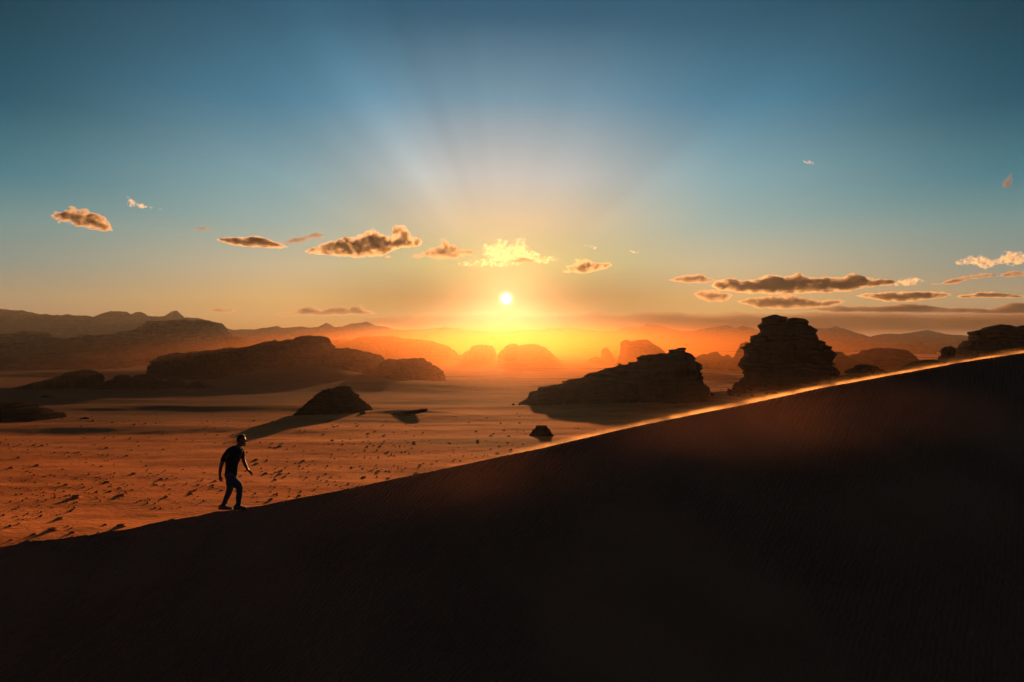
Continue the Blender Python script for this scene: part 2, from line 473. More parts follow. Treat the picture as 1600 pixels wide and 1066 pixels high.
def rock_mesh(top, Y, seed=1, depth=0.45, rough=1.0, strata=1.0, cell_px=0.75, round_=0.22, bottom=None, maxcells=2.2e6, talus=0.25, sink=4.0, outline=1.0):
    """top: outline in photo pixels (left foot .. right foot), standing at distance Y"""
    rs = np.random.RandomState(seed)
    T = np.array([((x-800.0)/F*Y, -(y-533.0)/F*Y) for x, y in top])
    xmin, xmax = T[:, 0].min(), T[:, 0].max(); zmax = T[:, 1].max()
    Wd = xmax-xmin
    gz = float(ground_z((xmin+xmax)/2, Y)) if bottom is None else bottom
    gz = min(gz, zmax-0.6*(zmax-T[:, 1].min()))
    zb = min(gz, T[:, 1].min()) - sink
    H = zmax - gz
    D = max(depth*Wd*0.5, 0.25*H) if depth < 5 else depth
    D = min(D, 1.6*H)
    h = cell_px*Y/F*1.5625/1.5
    margin = 0.07*H + 3*h
    vol = (Wd+2*margin)*(2*D*1.35+2*margin)*(zmax-zb+margin)
    h = max(h, (vol/maxcells)**(1/3))
    xs = np.arange(xmin-margin, xmax+margin, h); zs = np.arange(zb-h, zmax+margin, h)
    Dm = D*(1+talus)+margin
    ys = np.arange(-Dm, Dm+h, h)
    poly = [tuple(p) for p in T]
    e = 3*max(H, D)
    poly = poly + [(poly[-1][0], zb-e), (poly[0][0], zb-e)]
    sd = poly_sd(poly, xs, zs)
    GXX, GZZ = np.meshgrid(xs, zs, indexing='ij'); o_ = seed*13.7
    sdn = 1.5*fbm(GXX/(H*.5)+o_, GZZ/(H*.055)+o_, seed, 2) + 1.0*fbm(GXX/(H*.13)+o_, GZZ/(H*.10), seed+50, 3) + .8*(np.floor(fbm(GXX/(H*.9), GZZ/(H*.12)+o_, seed+70, 2)*9)/9)
    sd = sd + sdn*H*.075*outline
    Rr = max(round_*H, 2*h)
    q = np.clip(sd/Rr, 0, 1)
    th_ = D*np.sqrt(np.clip(1-(1-q)**2, 0, 1))
    th_ = np.where(sd < 0, sd*4, th_)
    zrel = np.clip((zs-gz)/max(H, 1e-3), 0, 1)
    th_ = np.where(sd > 0, th_*(1+talus*(1-zrel)**2)[None, :], th_)
    # plan outline: depth varies along x
    wob = np.interp(xs, np.linspace(xmin-margin, xmax+margin, 9), 1+0.35*(rs.rand(9)-0.5))
    th_ = np.where(sd > 0, th_*wob[:, None], th_)
    f = (th_[:, None, :] - np.abs(ys)[None, :, None]).astype(np.float32)
    shp = f.shape; ext = (shp[0]*h, shp[1]*h, shp[2]*h)
    sc = min(H, 60.0)
    A = rough*H*0.058
    def ln(sx, sz): return lattice(shp, (ext[0]/sx, ext[1]/sx, ext[2]/sz), rs)
    f += 2.2*A*ln(H*0.5, H*0.42)
    f += 1.5*A*ln(H*0.2, H*0.22)
    f += 1.1*A*ln(H*0.09, H*0.07)
    f += 0.8*A*ln(H*0.045, H*0.035)
    f += 1.6*A*np.sign(ln(H*.3, H*.11))*np.abs(ln(H*.25, H*.09))
    if h < H*0.012: f += 0.4*A*ln(H*0.022, H*0.018)
    # beds: thin layers that run through the whole rock, wide flat lattice
    f += 2.0*A*strata*ln(H*1.3, H*0.055)
    f += 1.2*A*strata*ln(H*0.9, H*0.025)
    # joints: vertical clefts
    J = lattice(shp, (ext[0]/(H*0.22), ext[1]/(H*0.22), max(1.0, ext[2]/(H*1.2))), rs)
    f -= 3.6*A*np.clip(1-np.abs(J)/0.045, 0, 1)
    f[0] = f[-1] = -1; f[:, 0] = f[:, -1] = -1; f[:, :, 0] = f[:, :, -1] = -1
    cx = (xmin+xmax)/2
    v, fc = surface_nets(f, np.array([xs[0]-cx, ys[0], zs[0]-gz], np.float32), h)
    return v, fc, (cx, Y + D*0.0, gz)

def rock(name, label, top, Y, group=None, mat=None, cat='rock', parent=None, smooth=False, **kw):
    v, fc, loc = rock_mesh(top, Y, **kw)
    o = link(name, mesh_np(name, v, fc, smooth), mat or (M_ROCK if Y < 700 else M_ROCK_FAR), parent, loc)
    if parent is None: tag(o, label, cat, group)
    return o

def Z(pts, ox, oy, s): return [(ox+x*s, oy+y*s) for x, y in pts]
G_FAR = 'rock outcrops far out on the hazy plain'
G_MID = 'rock formations in the middle of the plain'
# --- far left
rock('rock_mesa', 'broad domed brown mesa with a flat cap, rising highest behind the dark outcrops at left',
     Z([(560, 330), (700, 264), (790, 240), (950, 206), (958, 178), (990, 164), (1180, 166), (1197, 173), (1245, 166), (1330, 173), (1365, 195), (1385, 240), (1420, 265), (1450, 330)], 0, 460, .25),
     2150, G_FAR, seed=11, depth=.5, strata=.7, rough=.7)
rock('rock_outcrop', 'low stepped dark ridge at the far left edge, under the pale mountains',
     Z([(-240, 300), (-120, 262), (0, 265), (60, 252), (130, 245), (150, 230), (190, 225), (240, 235), (280, 245), (300, 262), (360, 268), (420, 275), (432, 290), (450, 330)], 0, 460, .25),
     2000, G_FAR, seed=12, depth=.3)
rock('rock_outcrop', 'long knobbly dark ridge in front of the domed mesa',
     Z([(-300, 350), (-160, 300), (0, 320), (120, 302), (130, 294), (180, 296), (200, 310), (300, 290), (350, 275), (420, 285), (470, 292), (530, 260), (640, 257), (650, 250), (692, 250), (712, 262), (740, 275),
        (800, 281), (870, 285), (900, 268), (960, 265), (1100, 275), (1160, 285), (1200, 310), (1230, 345)], 0, 460, .25),
     1600, G_FAR, seed=13, depth=.2)
rock('rock_outcrop', 'small rounded outcrop with a fin of crags between the mesa and the long dark ridge',
     [(306, 546), (310, 541), (325, 535), (337, 531), (350, 527), (367, 526), (385, 530), (392, 533), (400, 534), (402, 531), (410, 529), (415, 533), (419, 538), (424, 548)],
     1900, G_FAR, seed=14, outline=.4, rough=.42, talus=.1, round_=.15, depth=.4)
rock('rock_outcrop', 'broad low dark mound tapering to a tongue at the left edge of the plain',
     Z([(-300, 400), (0, 371), (60, 378), (150, 372), (330, 362), (450, 360), (520, 370), (590, 390), (700, 405), (780, 410), (795, 424), (760, 440)], 0, 460, .25),
     1150, G_MID, seed=15, depth=.25, rough=.6)
rock('rock_outcrop', 'dark outcrop sloping up to a blunt right end, left of the cluster of crags',
     Z([(90, 596), (110, 583), (180, 565), (250, 545), (340, 525), (420, 500), (460, 480), (500, 474), (530, 470), (590, 490), (612, 520), (612, 560), (606, 596)], 0, 460, .25),
     y_at(607), G_MID, seed=16, outline=.4, rough=.42, talus=.1, round_=.15, cell_px=.45, depth=.4)
rock('rock_outcrop', 'dark ragged outcrop with two knobs on top, beside the blunt-ended outcrop',
     Z([(615, 596), (625, 570), (660, 550), (720, 525), (742, 522), (747, 505), (775, 504), (790, 527), (860, 515), (882, 500), (902, 505), (930, 530), (1000, 545), (1030, 570), (1040, 596)], 0, 460, .25),
     y_at(608), G_MID, seed=17, outline=.4, rough=.42, talus=.1, round_=.15, cell_px=.45, depth=.45)
rock('boulder', 'rounded dark boulder just right of the two-knobbed outcrop',
     Z([(1040, 590), (1045, 565), (1060, 535), (1100, 530), (1130, 550), (1175, 578), (1180, 592)], 0, 460, .25), y_at(607), G_MID, cat='boulder', seed=18, outline=.4, rough=.42, talus=.1, round_=.15, cell_px=.45, depth=.7)
rock('boulder', 'last low dark boulder at the right end of the row of crags',
     Z([(1180, 592), (1195, 570), (1212, 545), (1240, 540), (1290, 560), (1325, 578), (1345, 592)], 0, 460, .25), y_at(607), G_MID, cat='boulder', seed=19, outline=.4, rough=.42, talus=.1, round_=.15, cell_px=.45, depth=.6)
rock('dark_ledge', 'dark stepped block cut by the left edge of the photo',
     Z([(-200, 790), (-180, 700), (-60, 680), (0, 686), (40, 675), (130, 678), (142, 690), (146, 714), (228, 722), (242, 738), (300, 748), (315, 775), (316, 792)], 0, 460, .25),
     y_at(654), G_MID, seed=20, outline=.85, rough=.8, talus=.1, round_=.15, cell_px=.45, depth=.6)
rock('boulder', 'tiny dark boulder on the plain above the stepped block',
     Z([(255, 660), (262, 642), (280, 630), (310, 629), (326, 645), (332, 660)], 0, 460, .25), y_at(624), G_MID, cat='boulder', seed=21, outline=.4, rough=.42, talus=.1, round_=.15, depth=.8, cell_px=.5)
# --- centre left
rock('rock_ridge', 'long dark ridge with a rounded summit and a sheer left end, behind the sand hill',
     [(249, 592), (249, 570), (252, 560), (262, 554), (287, 550), (317, 549), (322, 547), (350, 546), (370, 544), (398, 542), (407, 539), (419, 534.5), (445, 531), (459, 532), (465, 527.5), (480, 525),
      (500, 525.5), (510, 530), (515, 537.5), (518, 543), (550, 544), (575, 550), (590, 555), (598, 561), (606, 575), (612, 592)],
     y_at(591.5), G_MID, seed=22, outline=.85, rough=.8, talus=.1, round_=.15, depth=.28, mat=M_ROCK)
rock('rock_outcrop', 'low rounded reddish outcrop at the right foot of the long dark ridge',
     [(590, 598), (597, 566), (607, 561), (620, 563), (630, 561), (645, 560.5), (660, 561), (672, 567), (685, 575), (692, 582), (696, 590), (698, 600)],
     y_at(595), G_MID, seed=23, outline=.85, rough=.8, talus=.1, round_=.15, depth=.6, mat=M_ROCK)
rock('rock_mesa', 'long brown mesa lit by the orange haze, behind the long dark ridge',
     [(500, 560), (512, 531), (540, 531), (544, 534.5), (552, 535), (558, 529), (570, 525), (590, 524.5), (622, 525.5), (628, 529), (650, 529), (675, 534), (695, 539.5), (705, 545), (715, 554), (722, 557), (730, 572)],
     1700, G_FAR, seed=24, outline=.85, rough=.8, talus=.1, round_=.15, depth=.35)
rock('rock_outcrop', 'hazy orange knob left of the sun axis, dwarf twin of the dome beside it',
     [(698, 572), (702, 560), (708, 557), (722, 555), (727, 548), (733, 547), (738, 541), (755, 538.7), (770, 541), (774, 548), (777, 560), (780, 576)],
     1750, G_FAR, seed=25, depth=.6, rough=.8)
rock('rock_outcrop', 'wide orange dome dissolving in the glow right below the sun',
     [(774, 580), (778, 555), (788, 544), (797, 536), (805, 535.5), (810, 541), (816, 538.5), (832, 537.5), (848, 541), (860, 550), (872, 560), (888, 566), (900, 580)],
     1600, G_FAR, seed=26, depth=.6, rough=.7)
rock('boulder', 'small lone orange knoll standing in front of the hazy dome',
     [(812, 590), (815, 580), (821, 571), (830, 569), (838, 573), (845, 583), (847, 590)], 1500, G_MID, cat='boulder', seed=27, depth=.8)
rock('rock_spires', 'faint jagged row of spires at the horizon, right of the glow',
     [(868, 576), (875, 560), (884, 555), (893, 554), (900, 557), (905, 556), (911, 549), (915, 548), (920, 553), (926, 553), (931, 551), (935, 545), (939, 541), (943, 549), (948, 548), (952, 556), (958, 551), (964, 546), (970, 552), (975, 576)],
     2600, G_FAR, seed=28, outline=.4, rough=.42, talus=.1, round_=.15, depth=.3)
rock('rock_spires', 'reddish outcrop ending in one pointed spire, left of the square block',
     [(896, 580), (910, 574), (916, 567), (923, 560), (933, 557), (939, 559), (941, 547), (945, 544), (948, 542), (952, 548), (957, 556), (961, 568), (966, 580)],
     1500, G_FAR, seed=29, outline=.4, rough=.42, talus=.1, round_=.15, depth=.5)
rock('rock_mesa', 'square-headed brown block behind the left shoulder of the big sloping slab',
     [(960, 582), (965, 566), (970, 552), (972, 532.5), (978, 531), (990, 533), (1000, 530.5), (1010, 530.5), (1017, 536), (1027, 541), (1035, 549), (1046, 562), (1052, 582)],
     1250, G_FAR, seed=30, outline=.4, rough=.42, talus=.1, round_=.15, depth=.7)
rock('rock_formation', 'large dark sloping slab rising to a hooked summit above the middle of the dune',
     [(806, 648), (810, 640), (811, 631), (824, 627), (825, 621), (832, 614), (845, 606), (870, 602.5), (890, 595), (905, 589), (917, 586), (925, 584.5), (938, 585), (939.5, 576), (947, 572), (962, 570.5), (995, 566),
      (998.5, 559), (1010, 555), (1045, 551), (1055, 545.5), (1067, 545), (1076, 549), (1081, 555), (1082.5, 561), (1092, 570), (1094, 577), (1090, 582), (1095, 588), (1096, 597), (1101, 602), (1102.5, 610), (1104, 620), (1106, 634)],
     322, G_MID, seed=31, depth=.42, cell_px=.62, maxcells=3.2e6, strata=1.35, rough=.62, round_=.3)
rock('boulder', 'small flat-topped dark rock alone on the sand close to the dune ridge',
     [(826, 682), (831, 676), (832, 672), (836, 671), (838, 665.5), (854, 665.5), (856, 669), (860, 672), (862, 678), (867, 682)],
     y_at(679), None, cat='boulder', seed=32, depth=.7, cell_px=.35, talus=.5, outline=.35, rough=.5, round_=.12)
rock('rock_formation', 'dark pyramid-shaped rock with a layered flat top on the open plain',
     Z([(255, 745), (280, 720), (300, 700), (340, 675), (365, 650), (395, 618), (420, 600), (450, 592), (490, 590), (505, 580), (540, 575), (572, 578), (582, 602), (600, 612), (625, 640), (635, 660), (660, 680), (690, 712), (705, 745)], 400, 460, .25),
     y_at(645), G_MID, seed=33, outline=.85, rough=.8, talus=.1, round_=.15, depth=.75, cell_px=.5, strata=1.4)
rock('dark_ledge', 'thin dark low ridge lying flat in the sand right of the pyramid rock',
     [(598, 655), (602, 650), (612, 647), (635, 643), (655, 640), (667, 639), (668, 642), (650, 647), (630, 655)],
     y_at(651), G_MID, seed=34, depth=.5, cell_px=.4, sink=1.0, rough=.5)
# --- right
rock('rock_spires', 'reddish sawtooth outcrop between the big slab and the twin-headed tower',
     [(1076, 584), (1085, 560), (1092, 556), (1102, 552.5), (1106, 555), (1111, 551), (1120, 550), (1125, 555), (1133, 558), (1137, 553.5), (1142, 560), (1146, 566), (1150, 584)],
     1150, G_FAR, seed=35, outline=.4, rough=.42, talus=.1, round_=.15, depth=.4)
rock('rock_spires', 'tall leaning brown fin against the left side of the twin-headed tower',
     [(1138, 584), (1144, 563), (1150, 556), (1154, 547), (1159, 537), (1168, 534.5), (1175, 538), (1185, 550), (1195, 584)],
     1050, G_FAR, seed=36, outline=.4, rough=.42, talus=.1, round_=.15, depth=.6)
TW = Z([(200, 960), (235, 900), (262, 840), (270, 760), (285, 690), (285, 600), (272, 560), (285, 500), (285, 440), (292, 395), (302, 378), (325, 368), (330, 347), (352, 345), (360, 322), (375, 308), (378, 262), (400, 254), (440, 257), (450, 220),
        (438, 190), (440, 165), (452, 145), (470, 135), (478, 102), (500, 85), (540, 80), (548, 72), (600, 68), (622, 80), (630, 100), (636, 118), (638, 148), (665, 156), (692, 148), (702, 112), (722, 85), (760, 78),
        (825, 92), (832, 115), (880, 132), (888, 152), (915, 170), (912, 200), (938, 228), (930, 262), (943, 285), (925, 305), (945, 322), (962, 345), (960, 370), (1010, 390), (1055, 415), (1065, 432), (1100, 455), (1098, 495), (1080, 515),
        (1108, 545), (1118, 585), (1145, 618), (1185, 652), (1240, 668), (1300, 680), (1340, 780), (1380, 960)], 1120, 480, 1/6.27)
rock('rock_tower', 'massive dark rock tower with two blunt heads standing above the dune ridge', TW, 345, G_MID,
     seed=37, depth=.62, cell_px=.5, maxcells=5e6, rough=.5, strata=1.5, round_=.22, talus=.08)
rock('boulder', 'rounded dark boulder leaning at the left foot of the twin-headed tower',
     [(1144, 618), (1146, 604), (1150, 597), (1157, 596.5), (1163, 601), (1166, 610), (1168, 620)], 330, None, cat='boulder', seed=38, depth=.9, cell_px=.4, bottom=-28.0, strata=.3)
rock('boulder', 'low broken stone lying left of the rounded boulder by the tower',
     [(1134, 622), (1137, 612), (1142, 609), (1148, 610), (1154, 616), (1160, 622)], 322, None, cat='boulder', seed=39, depth=.8, cell_px=.4, bottom=-28.5, strata=.3)
rock('boulder', 'small square block perched against the left wall of the tower',
     [(1156, 606), (1158, 591), (1163, 588.5), (1169, 590), (1172, 606)], 338, None, cat='boulder', seed=40, depth=.9, cell_px=.4, bottom=-26.0, strata=.3)
for i_, (cx_, cy_, hw_, lab_) in enumerate([(1117, 605, 11, 'flat dark rubble patch on the sand between the slab and the tower'), (1105, 617, 12, 'low rubble at the right foot of the big sloping slab'),
                                    (1060, 632, 9, 'little stones in front of the big sloping slab, close to the ridge'), (1127, 611, 6, 'tiny dark stone just left of the low broken stone by the tower')]):
    rock('boulder', lab_, [(cx_-hw_, cy_+1.5), (cx_-hw_*.6, cy_-1.2), (cx_, cy_-2.6), (cx_+hw_*.5, cy_-1.8), (cx_+hw_, cy_+1.5)], 18*F/(cy_-573.5)-8, None, cat='boulder', seed=50+i_, depth=.7, cell_px=.35, sink=1.5)
rock('rock_outcrop', 'flat-topped hazy block just right of the twin-headed tower',
     Z([(565, 440), (575, 380), (583, 320), (590, 301), (650, 299), (656, 312), (672, 318), (685, 340), (700, 372), (712, 400), (720, 440)], 1120, 460, .3), 850, G_FAR, seed=41, outline=.4, rough=.42, talus=.1, round_=.15, depth=.8)
rock('rock_outcrop', 'wide hazy brown dome behind the ridge, between the flat-topped block and the balanced rock',
     Z([(660, 440), (680, 400), (690, 345), (710, 322), (770, 302), (820, 285), (900, 282), (950, 292), (985, 310), (998, 335), (1030, 352), (1060, 372), (1090, 440)], 1120, 460, .3), 900, G_FAR, seed=42, depth=.7, rough=.6)
rock('rock_outcrop', 'small dark flat-lying rock on the dune ridge line in front of the hazy dome',
     Z([(660, 470), (676, 420), (682, 400), (700, 385), (740, 376), (752, 364), (770, 362), (800, 372), (840, 390), (872, 410), (890, 430), (900, 470)], 1120, 460, .3), 400, G_MID, seed=43, depth=.7, cell_px=.5, strata=1.4)
rock('rock_outcrop', 'pink hazy outcrop with a tooth on top, far behind the balanced rock',
     Z([(920, 340), (945, 300), (975, 263), (990, 258), (1010, 270), (1030, 250), (1042, 246), (1060, 266), (1085, 270), (1105, 276), (1116, 300), (1120, 330), (1140, 350)], 1120, 460, .3), 2500, G_FAR, seed=44, outline=.4, rough=.42, talus=.1, round_=.15, depth=.5)
rock('rock_outcrop', 'palest hazy outcrop between the balanced rock and the dark crag at the right edge',
     Z([(1110, 350), (1130, 300), (1160, 264), (1180, 255), (1200, 270), (1250, 250), (1300, 246), (1340, 252), (1370, 300), (1400, 350)], 1120, 460, .3), 3000, G_FAR, seed=45, outline=.4, rough=.42, talus=.1, round_=.15, depth=.5)
bal = bpy.data.objects.new('balanced_rock', None); COL.objects.link(bal); bal.location = (px(1484, 420), 420, float(ground_z(px(1484, 420), 420)))
tag(bal, 'mushroom-shaped rock with a round head balanced on a narrow neck, on a low ridge', 'rock', G_MID)
def child_rock(name, top, Y, **kw):
    v, fc, loc = rock_mesh(top, Y, **kw)
    o = link(name, mesh_np(name, v, fc, False), M_ROCK, bal)
    o.location = Vector(loc) - bal.location
    return o
child_rock('base', Z([(930, 500), (950, 425), (965, 398), (990, 372), (1050, 348), (1090, 340), (1130, 339), (1178, 346), (1182, 336), (1187, 318), (1233, 320), (1240, 335), (1250, 352), (1275, 430), (1290, 500)], 1120, 460, .3), 420,
           seed=46, depth=.45, cell_px=.5, rough=.15, outline=.12, round_=.1, talus=0)
child_rock('cap', [(1474.5, 557), (1472.8, 550), (1474, 544.5), (1478, 542), (1486, 541.3), (1493, 544.5), (1495.6, 551), (1492.5, 556.5), (1484, 558.5)], 420,
           seed=47, depth=1.0, cell_px=.25, bottom=-10.2, sink=0, rough=.4, outline=.35, round_=.4, talus=0)
rock('rock_formation', 'dark layered crag with a ragged top, cut by the right edge of the photo',
     Z([(1260, 500), (1280, 370), (1283, 345), (1300, 322), (1322, 312), (1318, 285), (1322, 240), (1345, 232), (1367, 225), (1365, 196), (1385, 188), (1420, 185), (1450, 182), (1460, 168), (1490, 167), (1520, 172), (1545, 182), (1570, 186),
        (1590, 173), (1640, 168), (1720, 180), (1800, 210), (1900, 260), (1960, 340), (2000, 500)], 1120, 460, .3), 380, G_MID, seed=48, depth=.5, cell_px=.6, maxcells=3e6, strata=1.4, rough=.7)

# ------------------------------------------------------------------ mountains on the horizon
def mountains(name, line, Y, depth, seed, foot, grain=1.0):
    L = np.array(line, dtype=float)
    X0, X1 = px(L[0, 0], Y), px(L[-1, 0], Y)
    nx = int((L[-1, 0]-L[0, 0])/0.8); ny = 70
    X = np.linspace(X0, X1, nx)
    ridge = -(np.interp(X/Y*F+800, L[:, 0], L[:, 1])-533)/F*Y
    H = np.maximum(ridge-foot, 1.0)
    v = np.linspace(-1, 1, ny)
    XX, VV = np.meshgrid(X, v); HH = np.broadcast_to(H, XX.shape)
    a = 1-np.abs(VV)
    YY = Y + VV*depth + depth*0.12*fbm(XX/(depth*.5), VV*3, seed+5, 3)
    n = fbm(XX/(depth*.28), YY/(depth*.28), seed, 5, .55)
    rid = 1-2*np.abs(fbm(XX/(depth*.2), YY/(depth*.2), seed+9, 5, .6))*1.6
    prof = a**0.85
    ZZ = foot - 6 + (HH+6)*prof*(1 + (0.55*n + 0.22*(rid-0.75))*np.clip(1.15-a, .0, 1))
    ZZ += HH*0.035*fbm(XX/(depth*.035)/grain, YY/(depth*.035)/grain, seed+3, 3)*(a > .02)
    f = sstep(0, 0.06, a)
    ZZ = ZZ*f + (foot-25)*(1-f)
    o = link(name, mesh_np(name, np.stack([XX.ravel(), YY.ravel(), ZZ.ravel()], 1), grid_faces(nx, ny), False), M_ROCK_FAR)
    o['kind'] = 'structure'
    return o
m1 = [(-420, 520), (-260, 505), (-120, 488), (-60, 484)] + Z([(0, 88), (60, 92), (150, 97), (200, 108), (245, 122), (330, 122), (400, 128), (430, 120), (460, 132), (590, 135), (620, 120), (680, 105), (730, 101), (800, 112), (820, 128), (850, 115), (885, 110), (930, 125),
     (1000, 135), (1030, 135), (1060, 117), (1090, 107), (1105, 103), (1130, 125), (1150, 145), (1220, 150), (1300, 160), (1340, 180), (1400, 208), (1460, 220), (1520, 216), (1600, 215)], 0, 460, .25) \
   + Z([(60, 208), (130, 195), (160, 207), (280, 200), (330, 208), (390, 200), (440, 175), (490, 200), (540, 200), (600, 180), (690, 170), (750, 200), (800, 200), (870, 215), (920, 222), (1100, 212), (1190, 198), (1250, 212), (1350, 222), (1500, 232)], 400, 460, .25) \
   + Z([(200, 140), (400, 130), (520, 125), (600, 140), (700, 150), (800, 150), (880, 118), (940, 130), (1010, 105), (1100, 115), (1200, 150), (1300, 150), (1400, 125), (1500, 110), (1560, 130), (1600, 112)], 760, 480, .25) \
   + Z([(220, 190), (400, 180), (500, 172), (560, 176), (620, 165), (700, 190), (800, 222), (880, 202), (960, 206), (1040, 195), (1090, 185), (1180, 205), (1320, 215), (1440, 222), (1600, 232)], 1120, 460, .3) + [(1720, 515), (1850, 508), (2000, 522)]
mountains('mountains', m1, 4500, 450, 3, -46)
m2 = [(-300, 520), (-100, 516), (30, 522)] + Z([(250, 222), (400, 185), (540, 162), (650, 186), (720, 180), (800, 170), (900, 186), (960, 205), (1100, 250), (1250, 250), (1500, 262)], 0, 460, .25) \
   + Z([(50, 268), (200, 250), (300, 242), (370, 235), (450, 240), (480, 225), (560, 245), (620, 240), (700, 252), (800, 258), (1000, 268), (1300, 275), (1500, 262)], 400, 460, .25) \
   + Z([(200, 265), (330, 262), (450, 270), (600, 255), (800, 240), (1000, 230), (1200, 200), (1400, 210), (1600, 195)], 760, 480, .25) \
   + Z([(200, 240), (400, 215), (500, 200), (600, 212), (700, 222), (820, 240), (900, 228), (1000, 232), (1100, 215), (1200, 228), (1320, 240), (1600, 250), (1700, 250)], 1120, 460, .3) + [(1800, 530)]
m3 = [(1085, 552), (1130, 541), (1180, 547)] + Z([(300, 292), (500, 288), (600, 275), (640, 285), (690, 292), (735, 268), (760, 265), (790, 270), (830, 260), (850, 268), (880, 276), (925, 264), (960, 260), (1000, 280), (1060, 290), (1130, 282), (1160, 278), (1250, 268), (1320, 272), (1400, 268), (1500, 274), (1700, 262), (1900, 280)], 1120, 460, .3)
mountains('mountains', m1, 4500, 450, 3, -46)
m2 = [(-300, 520), (-100, 516), (30, 522)] + Z([(250, 222), (400, 185), (540, 162), (650, 186), (720, 180), (800, 170), (900, 186), (960, 205), (1100, 250), (1250, 250), (1500, 262)], 0, 460, .25) \
   + Z([(50, 268), (200, 250), (300, 242), (370, 235), (450, 240), (480, 225), (560, 245), (620, 240), (700, 252), (800, 258), (1000, 268), (1300, 275), (1500, 262)], 400, 460, .25) \
   + Z([(200, 265), (330, 262), (450, 270), (600, 255), (800, 240), (1000, 230), (1200, 200), (1400, 210), (1600, 195)], 760, 480, .25) \
   + Z([(200, 250), (500, 232), (620, 262), (690, 290), (760, 265), (830, 262), (860, 272), (900, 270), (960, 262), (1060, 292), (1130, 280), (1320, 262), (1500, 270), (1700, 262)], 1120, 460, .3) + [(1800, 530)]
mountains('hills', m2, 3700, 260, 8, -46, .8)
mountains('hills', m3, 3000, 160, 12, -46, .6)

# ------------------------------------------------------------------ shrubs and stones on the plain
def leaf_material(name, col, col2):
    m, n, out = material(name)
    tcn = n.new('ShaderNodeTexCoord')
    c = n.mix(n.noise(tcn.outputs['Object'], 3.0, 3, .6), col+(1,), col2+(1,))
    principled(n, out, c, .85, None, .1)
    return m
M_SHRUB = leaf_material('dry_shrub', (.055, .050, .030), (.115, .085, .050))
def shrub_mesh(seed, R=0.8, H=0.5, n=150):
    r = random.Random(seed); V = []; Fc = []
    for k in range(n):
        a = r.uniform(0, 2*PI); q = R*0.30*math.sqrt(r.random())
        b = Vector((math.cos(a)*q, math.sin(a)*q, -0.03))
        lean = r.uniform(.1, 1.25); a2 = a + r.gauss(0, .5)
        L = H*r.uniform(.5, 1.25)
        d = Vector((math.cos(a2)*math.sin(lean)*R/H*.8, math.sin(a2)*math.sin(lean)*R/H*.8, math.cos(lean)))
        side = Vector((-math.sin(a2), math.cos(a2), r.uniform(-.3, .3))).normalized()*r.uniform(.012, .032)*R*1.4
        m_ = b + d*L*.55 + Vector((0, 0, .05*L)); t_ = b + d*L - Vector((0, 0, .10*L*lean))
        i = len(V)
        V += [b-side*.5, b+side*.5, m_+side, m_-side, t_]
        Fc += [(i, i+1, i+2, i+3), (i+3, i+2, i+4)]
        if k % 3 == 0:      # a side tuft of small leaves
            for _ in range(2):
                c = m_ + Vector((r.gauss(0, .07), r.gauss(0, .07), r.gauss(0, .05)))*R
                u = Vector((r.gauss(0, 1), r.gauss(0, 1), r.gauss(0, 1))).normalized()*.07*R
                v_ = u.orthogonal().normalized()*.05*R
                i = len(V); V += [c-u, c+v_, c+u, c-v_]; Fc.append((i, i+1, i+2, i+3))
    me_ = bpy.data.meshes.new('desert_shrub'); me_.from_pydata([tuple(v) for v in V], [], Fc); me_.update()
    me_.materials.append(M_SHRUB)
    return me_
def hummock_mesh(seed):
    r = np.random.RandomState(seed); n = 11
    u = np.linspace(-1, 1, n); X, Y = np.meshgrid(u, u)
    rr = np.sqrt(X**2 + Y**2)
    Zm = 0.30*(0.5+0.5*np.cos(np.clip(rr, 0, 1)*PI)) - 0.05 + 0.03*(r.rand(n, n)-.5)
    Zm[rr > .98] = -0.10
    me_ = mesh_np('sand_mound', np.stack([X.ravel()*1.25, Y.ravel()*1.0, Zm.ravel()], 1), grid_faces(n, n))
    me_.materials.append(M_SAND)
    return me_
shrub_ms = [shrub_mesh(s_, 0.8, h_) for s_, h_ in ((1, .5), (2, .38), (3, .62), (4, .45), (5, .55))]
mound_ms = [hummock_mesh(s_) for s_ in (1, 2, 3)]
def place_shrub(X, Y, sc, r, label, group):
    o = bpy.data.objects.new('desert_shrub', None); COL.objects.link(o)
    o.location = (X, Y, float(ground_z(X, Y))-0.02*sc); o.rotation_euler = (0, 0, r.uniform(0, 6.28)); o.scale = (sc,)*3
    tag(o, label, 'shrub', group)
    a = bpy.data.objects.new('foliage', r.choice(shrub_ms)); COL.objects.link(a); a.parent = o; a.location = (0, 0, .16); a.scale = (1, 1, .48)
    b = bpy.data.objects.new('sand_mound', r.choice(mound_ms)); COL.objects.link(b); b.parent = o
    return o
rs_ = random.Random(21)
SPECIAL = [(80, 826, 1.15, 'darkest and largest shrub near the left foot of the dune, casting a long pointed shadow'),
           (92, 808, .95, 'shrub on its own mound just above the largest dark shrub at lower left'),
           (117, 776, 1.5, 'wide sprawling shrub patch in the left middle of the orange plain'),
           (188, 773, 1.2, 'round grey-brown shrub patch right of the wide sprawling one'),
           (188, 820, 1.1, 'fuzzy shrub half hidden by the dune ridge, left of the walker'),
           (268, 809, .8, 'small spiky shrub touching the dune ridge just left of the walker'),
           (297, 770, .9, 'tall upright shrub tuft directly left of the walker\'s legs'),
           (423, 778, .75, 'small shrub just right of the walker, above the ridge'),
           (467, 772, .7, 'low shrub at the ridge line, second to the right of the walker'),
           (166, 752, 1.0, 'shrub with a dark streak of shade at mid left of the plain')]
taken = []
